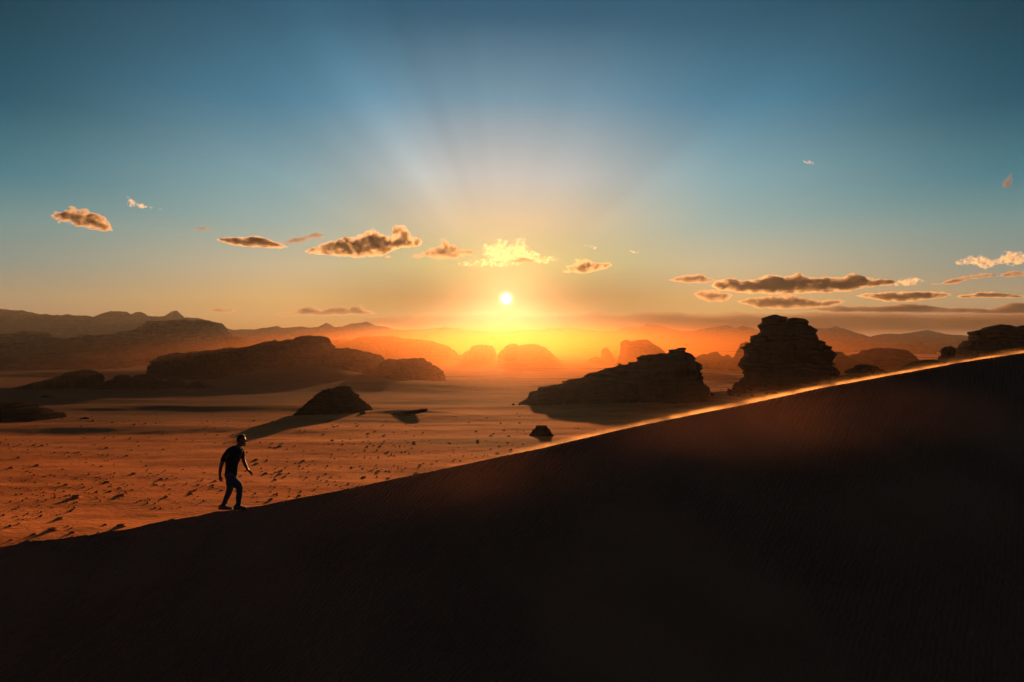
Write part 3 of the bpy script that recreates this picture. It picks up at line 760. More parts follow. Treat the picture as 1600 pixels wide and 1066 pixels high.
def shrub_label(x, y):
    side = ('near the left edge of the photo' if x < 130 else 'midway between the left edge and the walker' if x < 300 else 'directly behind the walker' if x < 440
            else 'just right of the walker' if x < 570 else 'below the pyramid rock, right of the walker')
    row = ('tiny shrub of the far rows, ' if y < 715 else 'small dark shrub of the middle rows, ' if y < 765 else 'larger dark shrub of the nearest rows, ')
    return row + side
for x_, y_, s_, lab in SPECIAL:
    Yd = y_at(y_); place_shrub(px(x_, Yd), Yd, s_*.8, rs_, lab, 'distinct shrubs on the plain near the dune'); taken.append((px(x_, Yd), Yd))
n_ = 0
while n_ < 285:
    u = rs_.random()
    py_ = 690 + 152*u**1.15 if rs_.random() < .8 else rs_.uniform(655, 700)
    x_ = rs_.uniform(-20, 840)
    lim = np.interp(x_, cp[:, 0], cp[:, 1])
    if py_ > lim-3: continue
    Yd = y_at(py_); X_ = px(x_, Yd)
    dens = vnoise(np.array(X_/16), np.array(Yd/11), 3)
    if dens < .38 + (.08 if x_ < 300 else 0): continue
    if any((X_-a)**2 + (Yd-b)**2 < 2.0 for a, b in taken): continue
    taken.append((X_, Yd))
    place_shrub(X_, Yd, rs_.choice((.16, .20, .26, .34, .5))*(1+.5*rs_.random())*(1 + max(0, Yd-110)/260), rs_, shrub_label(x_, py_), 'small shrubs dotting the sunlit plain')
    n_ += 1
# fallen stones around the rock formations
def stone_mesh(seed):
    r = random.Random(seed); bm = bmesh.new(); bmesh.ops.create_icosphere(bm, subdivisions=2, radius=1.0)
    cuts = [(Vector((r.gauss(0, 1), r.gauss(0, 1), r.gauss(0, 1))).normalized(), r.uniform(.55, .85)) for _ in range(9)]
    for v_ in bm.verts:
        for nn, dd in cuts:
            e_ = v_.co.dot(nn) - dd
            if e_ > 0: v_.co -= nn*e_
        v_.co *= 1 + r.uniform(-.05, .05)
    me_ = bpy.data.meshes.new('boulder'); bm.to_mesh(me_); bm.free(); me_.materials.append(M_ROCK)
    return me_
stone_ms = [stone_mesh(k_) for k_ in range(5)]
for (cx_, cy_, sx_, sy_, nn_, big), where_ in zip(((px(955, 318), 312, 46, 8, 22, 1.5), (px(1180, 345), 330, 16, 9, 16, 1.6), (px(520, 258), 254, 14, 5, 18, 1.0), (px(30, 230), 238, 18, 4, 8, .9), (px(1110, 330), 322, 12, 8, 12, 1.2), (px(200, 560), 545, 60, 12, 14, 2.2)),
        ('big sloping slab', 'twin-headed rock tower', 'dark pyramid-shaped rock', 'stepped block at the left edge', 'right end of the big sloping slab', 'row of crags at left')):
    for _ in range(nn_):
        X_, Y_ = rs_.gauss(cx_, sx_*.6), cy_ + rs_.gauss(0, sy_*.6)
        o = bpy.data.objects.new('stone', rs_.choice(stone_ms)); COL.objects.link(o)
        k_ = big*rs_.choice((.35, .5, .7, 1.0)); o.scale = (k_*rs_.uniform(.8, 1.5), k_, k_*rs_.uniform(.5, .9)); o.rotation_euler = (rs_.uniform(-.2, .2), rs_.uniform(-.2, .2), rs_.uniform(0, 6.28))
        o.location = (X_, Y_, float(ground_z(X_, Y_)) + .2*k_)
        tag(o, 'small dark fallen stone on the sand before the ' + where_, 'stone', 'fallen stones around the rock formations')
# countless pebbles and dead twigs: one object
rp = np.random.RandomState(5)
N = 9000
pyv = 640 + 210*rp.rand(N)**.8; xv = -60 + 1100*rp.rand(N)
Yv = 18*F/(pyv-573.5); Xv = (xv-800)/F*Yv
keep = (vnoise(Xv/7, Yv/5, 8) + .5*vnoise(Xv/40, Yv/24, 9)) > .72
Xv, Yv = Xv[keep], Yv[keep]; Zv = ground_z(Xv, Yv); N = len(Xv)
sz = (.025 + .13*rp.rand(N)**5)*(1+Yv/220)
oc = np.array([(1, 0, 0), (0, 1, 0), (-1, 0, 0), (0, -1, 0), (0, 0, .8), (.2, .1, -.4)])
of = np.array([(0, 1, 4), (1, 2, 4), (2, 3, 4), (3, 0, 4), (1, 0, 5), (2, 1, 5), (3, 2, 5), (0, 3, 5)])
jit = 1 + .6*(rp.rand(N, 6, 1)-.5)
pv = oc[None]*jit*sz[:, None, None] + np.stack([Xv, Yv, Zv + sz*.15], 1)[:, None, :]
pf = of[None] + (np.arange(N)*6)[:, None, None]
peb = link('pebbles', mesh_np('pebbles', pv.reshape(-1, 3), pf.reshape(-1, 3), False), M_ROCK)
tag(peb, 'scattered dark pebbles and gravel on the sunlit plain', 'pebbles', None, 'stuff')

# ------------------------------------------------------------------ the walker
def cloth(name, col, rough=.9, sc=60.):
    m, n, out = material(name)
    tcn = n.new('ShaderNodeTexCoord'); P = tcn.outputs['Object']
    c = n.mix(n.noise(P, 9, 4, .6), col+(1,), tuple(k*.65 for k in col)+(1,))
    principled(n, out, c, rough, bump(n, n.math('ADD', n.noise(P, 7, 3, .6), n.math('MULTIPLY', n.noise(P, sc*4, 2), .15)), .6, .03), .15)
    return m
M_SKIN = cloth('skin', (.20, .105, .065), .55, 20); M_SHIRT = cloth('shirt_cotton', (.030, .034, .038))
M_JEANS = cloth('blue_denim', (.055, .078, .10)); M_HAIR = cloth('black_hair', (.012, .010, .009), .7)
M_SHOE = cloth('shoe_fabric', (.10, .12, .14)); M_SOLE = cloth('sole_rubber', (.09, .09, .09)); M_BELT = cloth('belt_leather', (.02, .014, .01), .5)
def skin_obj(name, verts, edges, radii, mat, parent, root=0, sub=2):
    me_ = bpy.data.meshes.new(name); me_.from_pydata([tuple(v) for v in verts], edges, []); me_.update()
    o = bpy.data.objects.new(name, me_); COL.objects.link(o)
    md = o.modifiers.new('skin', 'SKIN'); md.use_smooth_shade = True
    if not me_.skin_vertices: me_.skin_vertices.new()
    sv = me_.skin_vertices[0].data
    for i, r in enumerate(radii):
        sv[i].radius = r if isinstance(r, tuple) else (r, r); sv[i].use_root = (i == root)
    s2 = o.modifiers.new('sub', 'SUBSURF'); s2.levels = sub; s2.render_levels = sub
    dg = bpy.context.evaluated_depsgraph_get(); ev = o.evaluated_get(dg)
    nm = bpy.data.meshes.new_from_object(ev); nm.name = name
    o.modifiers.clear(); o.data = nm; bpy.data.meshes.remove(me_)
    nm.materials.clear(); nm.materials.append(mat)
    for p in nm.polygons: p.use_smooth = True
    if parent is not None: o.parent = parent
    return o
class Chain:
    def __init__(s): s.v = []; s.e = []; s.r = []
    def add(s, p, r, prev=None):
        s.v.append(Vector(p)); s.r.append(r)
        i = len(s.v)-1
        if prev is not None: s.e.append((prev, i))
        return i
    def run(s, pts, prev):
        for p, r in pts: prev = s.add(p, r, prev)
        return prev
PXM = .002095
def q(zx, zy, y=0.0): return ((zx-350)*PXM, y, (910-zy)*PXM)
Wy = float(crest_depth(np.array(362.0))); WX = px(362.5, Wy)
walker = bpy.data.objects.new('person', None); COL.objects.link(walker)
walker.location = (WX, Wy, -(660+910/6.667-533)/F*Wy - .012)
tag(walker, 'person in a dark t-shirt and blue jeans leaning forward, climbing the dune ridge', 'person')
b = Chain()
pel = b.add(q(338, 545), (.08, .11))
ab = b.add(q(343, 480), (.075, .10), pel)
ch = b.add(q(356, 400), (.085, .115), ab)
uc = b.add(q(382, 312), (.075, .115), ch)
nb = b.add(q(412, 252), (.062, .07), uc)
nk = b.add(q(432, 222), (.052, .054), nb)
hb = b.add(q(447, 200), (.092, .078), nk)
hd = b.add(q(453, 170), (.112, .090), hb)
hc = b.add(q(453, 143), (.080, .070), hd)
jw = b.add(q(480, 228), (.034, .036), hb)
# arms
def arm(sx, pts, curl):
    s_ = b.add(pts[0][0], pts[0][1], uc)
    e_ = b.run(pts[1:], s_)
    return e_
na = arm(-1, [(q(340, 305, -.165), .062), (q(300, 365, -.205), .052), (q(282, 425, -.225), .041), (q(272, 470, -.22), .040), (q(264, 522, -.205), .027)], 1)
nh = b.add(q(266, 548, -.20), (.034, .020), na)
fa = arm(1, [(q(412, 300, .165), .060), (q(420, 355, .20), .050), (q(428, 412, .215), .040), (q(452, 465, .21), .038), (q(480, 512, .20), .026)], 1)
fh = b.add(q(492, 530, .195), (.030, .022), fa)
def fingers(h_, base, dirv, spread, L, down):
    base = Vector(base); dv = Vector(dirv).normalized(); sp = Vector(spread).normalized(); dn_ = Vector(down).normalized()
    for k_, (o_, l_) in enumerate(((-.030, .8), (-.010, .95), (.010, 1.0), (.030, .92))):
        p0 = base + sp*o_ + dv*.030
        i = b.add(p0, .0095, h_)
        i = b.add(p0 + dv*L*l_*.45 + dn_*.004, .0085, i)
        i = b.add(p0 + dv*L*l_*.75 + dn_*.022, .0080, i)
        b.add(p0 + dv*L*l_*.85 + dn_*.042, .0070, i)
    p0 = base + sp*.034 - dv*.004
    i = b.add(p0, .011, h_)
    i = b.add(p0 + sp*.018 + dv*.025, .0095, i)
    b.add(p0 + sp*.022 + dv*.052 + dn_*.01, .0085, i)
fingers(nh, q(266, 550, -.20), (.05, 0, -1), (1, -.15, 0), .075, (.8, .5, 0))
fingers(fh, q(494, 532, .195), (1, -.1, -.42), (.25, -.5, .8), .075, (-.2, -.5, -.8))
# legs inside the trousers and feet
def leg(hip, pts):
    s_ = b.add(hip[0], hip[1], pel); return b.run(pts, s_)
leg((q(350, 575, -.085), .085), [(q(400, 612, -.09), .075), (q(448, 655, -.09), .055), (q(441, 730, -.09), .050), (q(432, 830, -.09), .035), (q(440, 872, -.09), .034), (q(480, 884, -.09), .024)])
leg((q(330, 580, .085), .085), [(q(318, 640, .095), .072), (q(312, 700, .10), .054), (q(285, 765, .10), .050), (q(240, 862, .10), .035), (q(238, 893, .10), .034), (q(285, 904, .10), .024)])
body = skin_obj('body', b.v, b.e, b.r, M_SKIN, walker, 0, 2)
# face: nose, brow, lips, ears as small shapes merged into one mesh under the body
def blob_mesh(items):
    bm = bmesh.new()
    for p, r, sc_ in items:
        g_ = bmesh.ops.create_icosphere(bm, subdivisions=2, radius=r)
        for v_ in g_['verts']: v_.co = Vector((v_.co.x*sc_[0], v_.co.y*sc_[1], v_.co.z*sc_[2])) + Vector(p)
    me_ = bpy.data.meshes.new('face'); bm.to_mesh(me_); bm.free()
    for p in me_.polygons: p.use_smooth = True
    return me_
fo = link('face', blob_mesh([(q(500, 193), .017, (1.0, .75, 1.3)), (q(494, 212), .016, (.9, 1.6, .7)), (q(484, 234), .021, (.95, 1.2, .8)),
                             (q(447, 192, -.074), .026, (.7, .35, 1.2)), (q(447, 192, .074), .026, (.7, .35, 1.2))]), M_SKIN, body)
for s_ in (-1, 1):
    link('eye', blob_mesh([(q(491, 184, s_*.030), .012, (1, 1, 1))]), M_SOLE, body)
# hair: cropped cap over the back and top of the skull
bm = bmesh.new(); bmesh.ops.create_icosphere(bm, subdivisions=4, radius=1.0)
for v_ in list(bm.verts):
    if v_.co.z < -.55 or (v_.co.x > .52 and v_.co.z < .58) or (v_.co.x > .0 and v_.co.z < -.12): bm.verts.remove(v_)
hc_ = Vector(q(449, 172)); rr_ = random.Random(2)
for v_ in bm.verts: v_.co = Vector((v_.co.x*.103, v_.co.y*.087, v_.co.z*.108))*(1+rr_.uniform(-.015, .02)) + hc_
hm = bpy.data.meshes.new('hair'); bm.to_mesh(hm); bm.free(); link('hair', hm, M_HAIR, body)
# shirt
c_ = Chain()
s00 = c_.add(q(334, 590), (0.116, 0.144))
s0 = c_.add(q(337, 545), (0.121, 0.147), s00)
s1 = c_.add(q(340, 480), (0.121, 0.144), s0)
s2_ = c_.add(q(352, 400), (0.138, 0.167), s1)
s3 = c_.add(q(374, 322), (0.140, 0.177), s2_)
s4 = c_.add(q(410, 250), (.085, .098), s3)
c_.run([(q(338, 302, -.165), .078), (q(306, 352, -.20), .070), (q(290, 392, -.215), .062)], s3)
c_.run([(q(410, 298, .165), .076), (q(418, 345, .19), .068), (q(426, 385, .21), .060)], s3)
shirt = skin_obj('t_shirt', c_.v, c_.e, c_.r, M_SHIRT, walker, 2, 3)
# trousers
c_ = Chain()
t0_ = c_.add(q(336, 560), (.118, .145))
wst = c_.add(q(341, 500), (.108, .132), t0_)
c_.run([(q(356, 585, -.088), 0.110), (q(402, 618, -.092), 0.100), (q(447, 655, -.092), 0.082), (q(444, 700, -.092), 0.073), (q(438, 760, -.09), 0.067), (q(434, 830, -.09), 0.054), (q(434, 858, -.09), 0.050)], t0_)
c_.run([(q(330, 590, .088), 0.107), (q(320, 645, .095), 0.096), (q(312, 700, .10), 0.077), (q(288, 760, .10), 0.071), (q(262, 815, .10), 0.061), (q(240, 868, .10), 0.054), (q(234, 885, .10), 0.050)], t0_)
jeans = skin_obj('jeans', c_.v, c_.e, c_.r, M_JEANS, walker, 0, 3)
for o_, a_, n_s in ((shirt, .010, 11), (jeans, .008, 14)):      # cloth folds
    co = np.zeros(len(o_.data.vertices)*3, np.float32); o_.data.vertices.foreach_get('co', co); co = co.reshape(-1, 3)
    nr = np.zeros_like(co.ravel()); o_.data.vertices.foreach_get('normal', nr); nr = nr.reshape(-1, 3)
    d_ = fbm(co[:, 0]*n_s + co[:, 2]*6, co[:, 2]*n_s - co[:, 1]*8, 5, 3)
    o_.data.vertices.foreach_set('co', (co + nr*(d_*a_*2.2)[:, None]).ravel()); o_.data.update()
# belt buckle end seen in front of the waist
link('belt', blob_mesh([(q(386, 520, -.01), .016, (1.0, 2.6, 1.2))]), M_BELT, walker)
def shoe(heel, toe, y):
    h_ = Vector(q(*heel, y)); t_ = Vector(q(*toe, y)); ax = (t_-h_); L = ax.length; ax.normalize(); up = Vector((-ax.z, 0, ax.x))
    sections = [(0, .030, .055), (.10, .038, .085), (.28, .040, .098), (.42, .042, .080), (.60, .046, .056), (.80, .045, .042), (.94, .034, .034), (1.0, .016, .020)]
    def loft(lo, hi, grow):
        V = []; Fc = []; n = 14
        for f_, w_, t2 in sections:
            top_ = hi(t2)
            for k_ in range(n):
                a_ = 2*PI*k_/n; cx_ = math.cos(a_); sz_ = math.sin(a_)
                yy = (w_+grow)*math.copysign(abs(cx_)**.7, cx_); zz = lo + (top_-lo)*(.5+.5*math.copysign(abs(sz_)**.6, sz_))
                p = h_ + ax*(f_*L) + Vector((0, yy, 0)) + up*zz
                V.append(tuple(p))
        for i in range(len(sections)-1):
            for k_ in range(n):
                a_ = i*n+k_; c2 = i*n+(k_+1) % n; Fc.append((a_, c2, c2+n, a_+n))
        Fc.append(tuple(range(n))[::-1]); Fc.append(tuple(range((len(sections)-1)*n, len(sections)*n)))
        me_ = bpy.data.meshes.new('shoe'); me_.from_pydata(V, [], Fc); me_.update()
        for p in me_.polygons: p.use_smooth = True
        return me_
    s_ = link('shoe', loft(.020, lambda t2: .020+t2, 0), M_SHOE, walker)
    link('sole', loft(-.005, lambda t2: .024, .006), M_SOLE, s_)
shoe((388, 888), (512, 892), -.09)
shoe((192, 912), (328, 915), .10)

# ------------------------------------------------------------------ clouds
def cloud_material(name, dens, scale, lo=0.42, hi=0.62, stretch=(1, 1, 1), col=(.58, .52, .46)):
    m, n, out = material(name)
    tcn = n.new('ShaderNodeTexCoord')
    P = n.mapping(tcn.outputs['Object'], stretch)
    f = n.noise(P, scale, 5, .62, dist=.3)
    d = n.math('MULTIPLY', n.remap(f, lo, hi), dens)
    v = n.new('ShaderNodeVolumePrincipled')
    v.inputs['Color'].default_value = col + (1,)
    n.put(v.inputs['Density'], d); v.inputs['Anisotropy'].default_value = .45
    n.l.new(v.outputs[0], out.inputs['Volume'])
    return m
CY = 20000.0
M_CLOUD = cloud_material('cloud_dense', .020, .0052, .35, .70, col=(.60, .50, .40))
M_CLOUD2 = cloud_material('cloud_soft', .013, .0052, .33, .68, col=(.46, .37, .31))
M_WISP = cloud_material('cloud_wisp', .0065, .0075, .47, .66, col=(.85, .78, .66))
M_SMOKE = cloud_material('cloud_thin', .0060, .0035, .30, .62, col=(.26, .21, .21))
M_BANK = cloud_material('cloud_bank', .0006, .0006, .15, .60, (1, 1, 3), (.12, .055, .03))
def cloud(label, top, mat, Y=CY, depth=.5, seed=1, rough=2.6, cells=5e5, cp_=1.2, step=None):
    """closed outline in photo pixels -> closed billowed body"""
    rs = np.random.RandomState(seed)
    T = np.array([((x-800.0)/F*Y, -(y-533.0)/F*Y) for x, y in top])
    xmin, xmax = T[:, 0].min(), T[:, 0].max(); zmin, zmax = T[:, 1].min(), T[:, 1].max()
    H = zmax-zmin; Wd = xmax-xmin; D = max(depth*Wd*.5, H*.5)
    h = cp_*Y/F; mg = .12*H + 2.5*h
    h = max(h, ((Wd+2*mg)*2*(D+mg)*(H+2*mg)/cells)**(1/3))
    xs = np.arange(xmin-mg, xmax+mg, h); zs = np.arange(zmin-mg, zmax+mg, h); ys = np.arange(-D-mg, D+mg+h, h)
    sd = poly_sd([tuple(p) for p in T], xs, zs)
    GX_, GZ_ = np.meshgrid(xs, zs, indexing='ij'); up_ = .35 + .65*sstep(-.25, .25, (GZ_-(zmin+zmax)/2)/H)
    wsc = min(H, 800.)
    sd = sd + wsc*up_*(.22*fbm(GX_/(wsc*.42)+seed*7, GZ_/(wsc*.30), seed, 4, .62)) + .035*wsc
    q_ = np.clip(sd/(.5*H), 0, 1); t_ = D*q_**1.15 + .5*h; t_ = np.where(sd < 0, sd*2.5, t_)
    f = (t_[:, None, :] - np.abs(ys)[None, :, None]).astype(np.float32)
    shp = f.shape; A = rough*H*.06
    for s_, a_ in ((.5, 1.6), (.22, 1.2), (.1, .8), (.05, .5)):
        f += A*a_*lattice(shp, (shp[0]*h/(H*s_*1.6), shp[1]*h/(H*s_*1.6), shp[2]*h/(H*s_)), rs)
    f[0] = f[-1] = -1; f[:, 0] = f[:, -1] = -1; f[:, :, 0] = f[:, :, -1] = -1
    cx, cz = (xmin+xmax)/2, (zmin+zmax)/2
    v, fc = surface_nets(f, np.array([xs[0]-cx, ys[0], zs[0]-cz], np.float32), h)
    if len(v) == 0: return None
    o = link('cloud', mesh_np('cloud', v, fc), mat, None, (cx, Y, cz))
    tag(o, label, 'cloud', 'clouds in the evening sky')
    return o
A4 = (60, 280, .25)
cloud('small thick dark cloud with glowing edges, alone high at far left', Z([(80, 240), (85, 215), (110, 195), (140, 180), (155, 158), (190, 160), (225, 158), (260, 175), (300, 195), (325, 215), (370, 230), (420, 250), (440, 275), (450, 310), (455, 322), (400, 322), (330, 305), (250, 290), (180, 280), (120, 270)], *A4), M_CLOUD, seed=1, cp_=.8)
cloud('thin bright wisp of cloud with a curled tail, right of the lone dark cloud', Z([(530, 105), (560, 102), (580, 125), (620, 145), (690, 160), (740, 175), (780, 188), (740, 192), (640, 188), (555, 178), (555, 150), (565, 125)], *A4), M_WISP, seed=2, cp_=.6)
cloud('tiny flat grey cloud streak above the lens-shaped cloud', Z([(950, 312), (1000, 304), (1030, 298), (1080, 304), (1098, 314), (1040, 322), (1000, 318)], *A4), M_SMOKE, seed=3, cp_=.5)
cloud('smooth lens-shaped dark orange cloud left of the wisps', Z([(1115, 378), (1150, 366), (1220, 362), (1290, 368), (1330, 358), (1390, 362), (1440, 378), (1510, 400), (1560, 425), (1520, 434), (1440, 428), (1320, 422), (1220, 412), (1160, 396)], *A4), M_CLOUD, seed=4, cp_=.8)
B5 = (460, 330, .1875)
cloud('ragged thin cloud between the lens-shaped cloud and the big anvil cloud', Z([(-80, 250), (0, 215), (60, 212), (110, 190), (180, 180), (240, 190), (262, 212), (200, 222), (140, 226), (100, 250), (20, 268), (-60, 275), (-130, 262)], *B5), M_SMOKE, seed=5, cp_=.6)
cloud('big dark orange cloud with a rearing right head and bright crest, left of the sun', Z([(90, 330), (200, 285), (330, 255), (390, 228), (470, 222), (540, 205), (600, 205), (610, 165), (650, 158), (690, 190), (760, 218), (830, 225), (835, 190), (820, 150), (860, 125), (930, 130), (960, 160), (980, 200), (1040, 250), (1050, 268),
       (980, 292), (900, 305), (840, 320), (760, 350), (740, 378), (600, 380), (400, 368), (250, 350), (120, 340)], *B5), M_CLOUD, seed=6, cp_=.7, depth=.35, cells=9e5)
cloud('low pointed cloud with flying bright wisps, trailing right of the big orange cloud', Z([(760, 378), (900, 378), (1000, 365), (1090, 335), (1190, 300), (1230, 285), (1205, 230), (1240, 210), (1270, 250), (1290, 290), (1330, 285), (1380, 330), (1440, 335), (1480, 350), (1400, 372), (1250, 385), (1000, 392), (850, 388)], *B5), M_CLOUD2, seed=7, cp_=.7, depth=.35, cells=7e5)
C6 = (700, 340, .1875)
cloud('bright lacy golden cloud right above the sun', Z([(300, 300), (310, 220), (360, 200), (400, 150), (440, 135), (480, 190), (540, 230), (560, 180), (610, 150), (680, 180), (650, 210), (690, 270), (760, 310), (840, 325), (920, 355), (820, 372), (640, 380), (430, 400), (380, 380), (180, 420), (90, 392), (180, 360), (330, 350)], *C6), M_WISP, seed=8, cp_=.6, depth=.3, cells=9e5)
cloud('little dark cigar of cloud under the lacy golden cloud', Z([(490, 372), (510, 350), (560, 350), (600, 330), (650, 330), (690, 345), (740, 362), (700, 374), (600, 376)], *C6), M_CLOUD2, seed=9, cp_=.5)
cloud('small hat-shaped orange cloud just right of the sun', Z([(960, 455), (1000, 430), (965, 400), (1040, 410), (1080, 375), (1065, 345), (1110, 362), (1160, 350), (1210, 372), (1260, 385), (1340, 375), (1360, 400), (1320, 425), (1250, 440), (1150, 455), (1060, 470)], *C6), M_CLOUD, seed=10, cp_=.6)
cloud('pair of tiny bright cloud flecks above the hat-shaped cloud', Z([(1115, 232), (1150, 220), (1180, 228), (1215, 232), (1240, 250), (1225, 268), (1200, 250), (1150, 240)], *C6), M_WISP, seed=11, cp_=.4)
cloud('tiny bright hook-shaped fleck far right of the hat-shaped cloud', Z([(1500, 255), (1530, 262), (1560, 285), (1598, 275), (1580, 300), (1550, 302), (1520, 282)], *C6), M_WISP, seed=12, cp_=.4)
D7 = (1000, 400, .1875)
cloud('small smooth lenticular cloud left of the long grey bank', Z([(245, 202), (300, 182), (350, 165), (390, 150), (440, 155), (480, 146), (530, 165), (600, 195), (630, 210), (560, 228), (400, 226), (300, 218)], *D7), M_CLOUD2, seed=13, cp_=.6)
cloud('longest grey-orange cloud with a humped top in the right part of the sky', Z([(600, 250), (620, 215), (660, 195), (740, 190), (850, 195), (960, 185), (1050, 165), (1110, 158), (1200, 175), (1270, 165), (1300, 140), (1360, 165), (1450, 190), (1560, 180), (1620, 178), (1700, 165), (1790, 140), (1830, 165), (1920, 195), (1990, 185), (2100, 200), (2140, 225), (2080, 245), (1900, 262), (1750, 285), (1500, 300), (1100, 315), (800, 308), (680, 285)], *D7),
      M_CLOUD, seed=14, cp_=.8, depth=.3, cells=9e5)
cloud('soft tan cloud tucked below the left end of the longest cloud', Z([(450, 320), (500, 290), (600, 280), (700, 300), (780, 315), (750, 350), (700, 380), (580, 388), (500, 360)], *D7), M_CLOUD2, seed=15, cp_=.8)
cloud('flat tan cloud below the middle of the longest cloud', Z([(790, 380), (900, 355), (1050, 340), (1200, 335), (1290, 335), (1380, 360), (1500, 375), (1600, 358), (1720, 380), (1600, 410), (1450, 435), (1200, 442), (1000, 435), (880, 408)], *D7), M_CLOUD2, seed=16, cp_=.8, depth=.3)
E8 = (1300, 370, .1875)
cloud('scatter of fleecy peach cloud puffs at the upper right edge', Z([(1000, 215), (1050, 200), (1110, 180), (1150, 155), (1200, 185), (1240, 150), (1320, 185), (1400, 180), (1440, 130), (1480, 120), (1560, 135), (1700, 140), (1700, 215), (1600, 215), (1500, 245), (1400, 225), (1300, 275), (1220, 250), (1150, 230), (1060, 232)], *E8), M_WISP, seed=17, cp_=.8, depth=.4, cells=9e5)
cloud('thin dark streak of cloud below the peach puffs at the right edge', Z([(840, 395), (920, 380), (1000, 345), (1150, 322), (1280, 305), (1400, 315), (1500, 295), (1560, 285), (1700, 290), (1700, 330), (1500, 335), (1300, 340), (1150, 350), (1050, 385), (930, 402)], *E8), M_CLOUD2, seed=18, cp_=.7, depth=.3)
cloud('dark spindle-shaped cloud under the right end of the longest cloud', Z([(200, 492), (300, 470), (420, 462), (560, 455), (720, 452), (800, 458), (920, 452), (1020, 488), (900, 510), (780, 528), (600, 545), (450, 540), (330, 515)], *E8), M_CLOUD, seed=19, cp_=.8, depth=.3)
cloud('short dark spindle-shaped cloud, last on the right of its row', Z([(1050, 490), (1160, 480), (1230, 462), (1340, 462), (1450, 475), (1550, 492), (1640, 500), (1550, 510), (1400, 508), (1180, 505), (1080, 512)], *E8), M_CLOUD, seed=20, cp_=.7, depth=.4)
cloud('torn small cloud trailing right of the longest cloud', Z([(510, 395), (560, 360), (620, 335), (690, 328), (725, 350), (780, 375), (700, 385), (710, 408), (620, 412), (540, 408)], *E8), M_WISP, seed=24, cp_=.6)
cloud('long low mauve cloud along the horizon haze at right', Z([(-200, 600), (0, 578), (200, 578), (420, 575), (560, 560), (680, 552), (780, 570), (900, 590), (1050, 592), (1180, 588), (1300, 610), (1400, 580), (1500, 552), (1600, 545), (1800, 560), (1800, 640), (1500, 648), (1100, 635), (700, 640), (300, 632), (0, 630)], *E8), M_SMOKE, seed=21, cp_=1.0, depth=.3)
cloud('low billowy brown cloud just above the mountains left of the sun', Z([(-160, 862), (0, 840), (60, 800), (150, 792), (230, 830), (310, 795), (400, 790), (460, 808), (490, 785), (550, 790), (580, 820), (650, 840), (740, 858), (600, 866), (300, 874), (0, 870)], *B5), M_SMOKE, seed=22, cp_=.7, depth=.3)
cloud('tiny low brown cloud above the peak of the left mountains', Z([(1060, 815), (1100, 806), (1140, 800), (1175, 812), (1200, 800), (1260, 825), (1180, 834), (1090, 830)], *A4), M_SMOKE, seed=23, cp_=.6)
cloud('faint bright feather of cloud in the upper right sky', [(1254, 250), (1262, 249), (1270, 252), (1273, 256), (1266, 257), (1258, 254)], M_WISP, seed=25, cp_=.3)
cloud('faintest cloud fleck near the right edge of the sky', [(1568, 286), (1574, 278), (1580, 270), (1582, 280), (1578, 290), (1570, 292)], M_SMOKE, seed=26, cp_=.3)
# the flat bank that lies on the horizon under the sun
bank = cloud('wide flat haze bank of cloud lying along the horizon under the sun',
      [(560, 500), (620, 494), (700, 490), (760, 489), (800, 486), (850, 489), (905, 490), (925, 487), (960, 490), (1010, 488), (1060, 488), (1100, 491), (1130, 487), (1160, 490), (1240, 489), (1330, 488), (1450, 490), (1560, 486), (1750, 488), (1800, 512), (1700, 520), (1200, 522), (800, 520), (620, 512)],
      M_BANK, Y=26000, seed=31, depth=.25, cp_=1.5, cells=9e5, rough=.5)

# ------------------------------------------------------------------ sand blowing off the ridge
def drift():
    m, n, out = material('airborne_sand')
    tcn = n.new('ShaderNodeTexCoord'); P = tcn.outputs['Object']
    at = n.new('ShaderNodeSeparateXYZ'); n.put(at.inputs[0], P)
    streak = n.noise(n.mapping(P, (.55, 1.2, 3.5), (0, .15, 0)), 1.3, 4, .6, dist=.4)
    along = n.math('MULTIPLY', n.remap(at.outputs[0], -3.0, 13.0), n.remap(at.outputs[0], 30.0, 15.0, .15, 1.0))
    xf = np.linspace(-6, 26, 200); cyf, czf = crest(xf); pz = np.polyfit(xf, czf, 4)
    line = pz[0]
    for k_ in pz[1:]: line = n.math('ADD', n.math('MULTIPLY', line, at.outputs[0]), float(k_))
    hh = n.math('MAXIMUM', n.math('SUBTRACT', at.outputs[2], line), 0.0)
    base_ = n.math('POWER', math.e, n.math('MULTIPLY', hh, -1/.010))
    veil = n.math('MULTIPLY', n.math('POWER', math.e, n.math('MULTIPLY', hh, -1/.075)), n.remap(streak, .36, .70))
    d = n.math('MULTIPLY', n.math('MULTIPLY', n.math('ADD', n.math('MULTIPLY', base_, n.remap(n.noise(None, .9, 3, .6, '1D', w=at.outputs[0]), .32, .68, .3, 3.8)), n.math('MULTIPLY', veil, .8)), along), DRIFT_D)
    v = n.new('ShaderNodeVolumePrincipled'); v.inputs['Color'].default_value = (1, .62, .32, 1)
    n.put(v.inputs['Density'], d); v.inputs['Anisotropy'].default_value = .6
    n.l.new(v.outputs[0], out.inputs['Volume'])
    return m
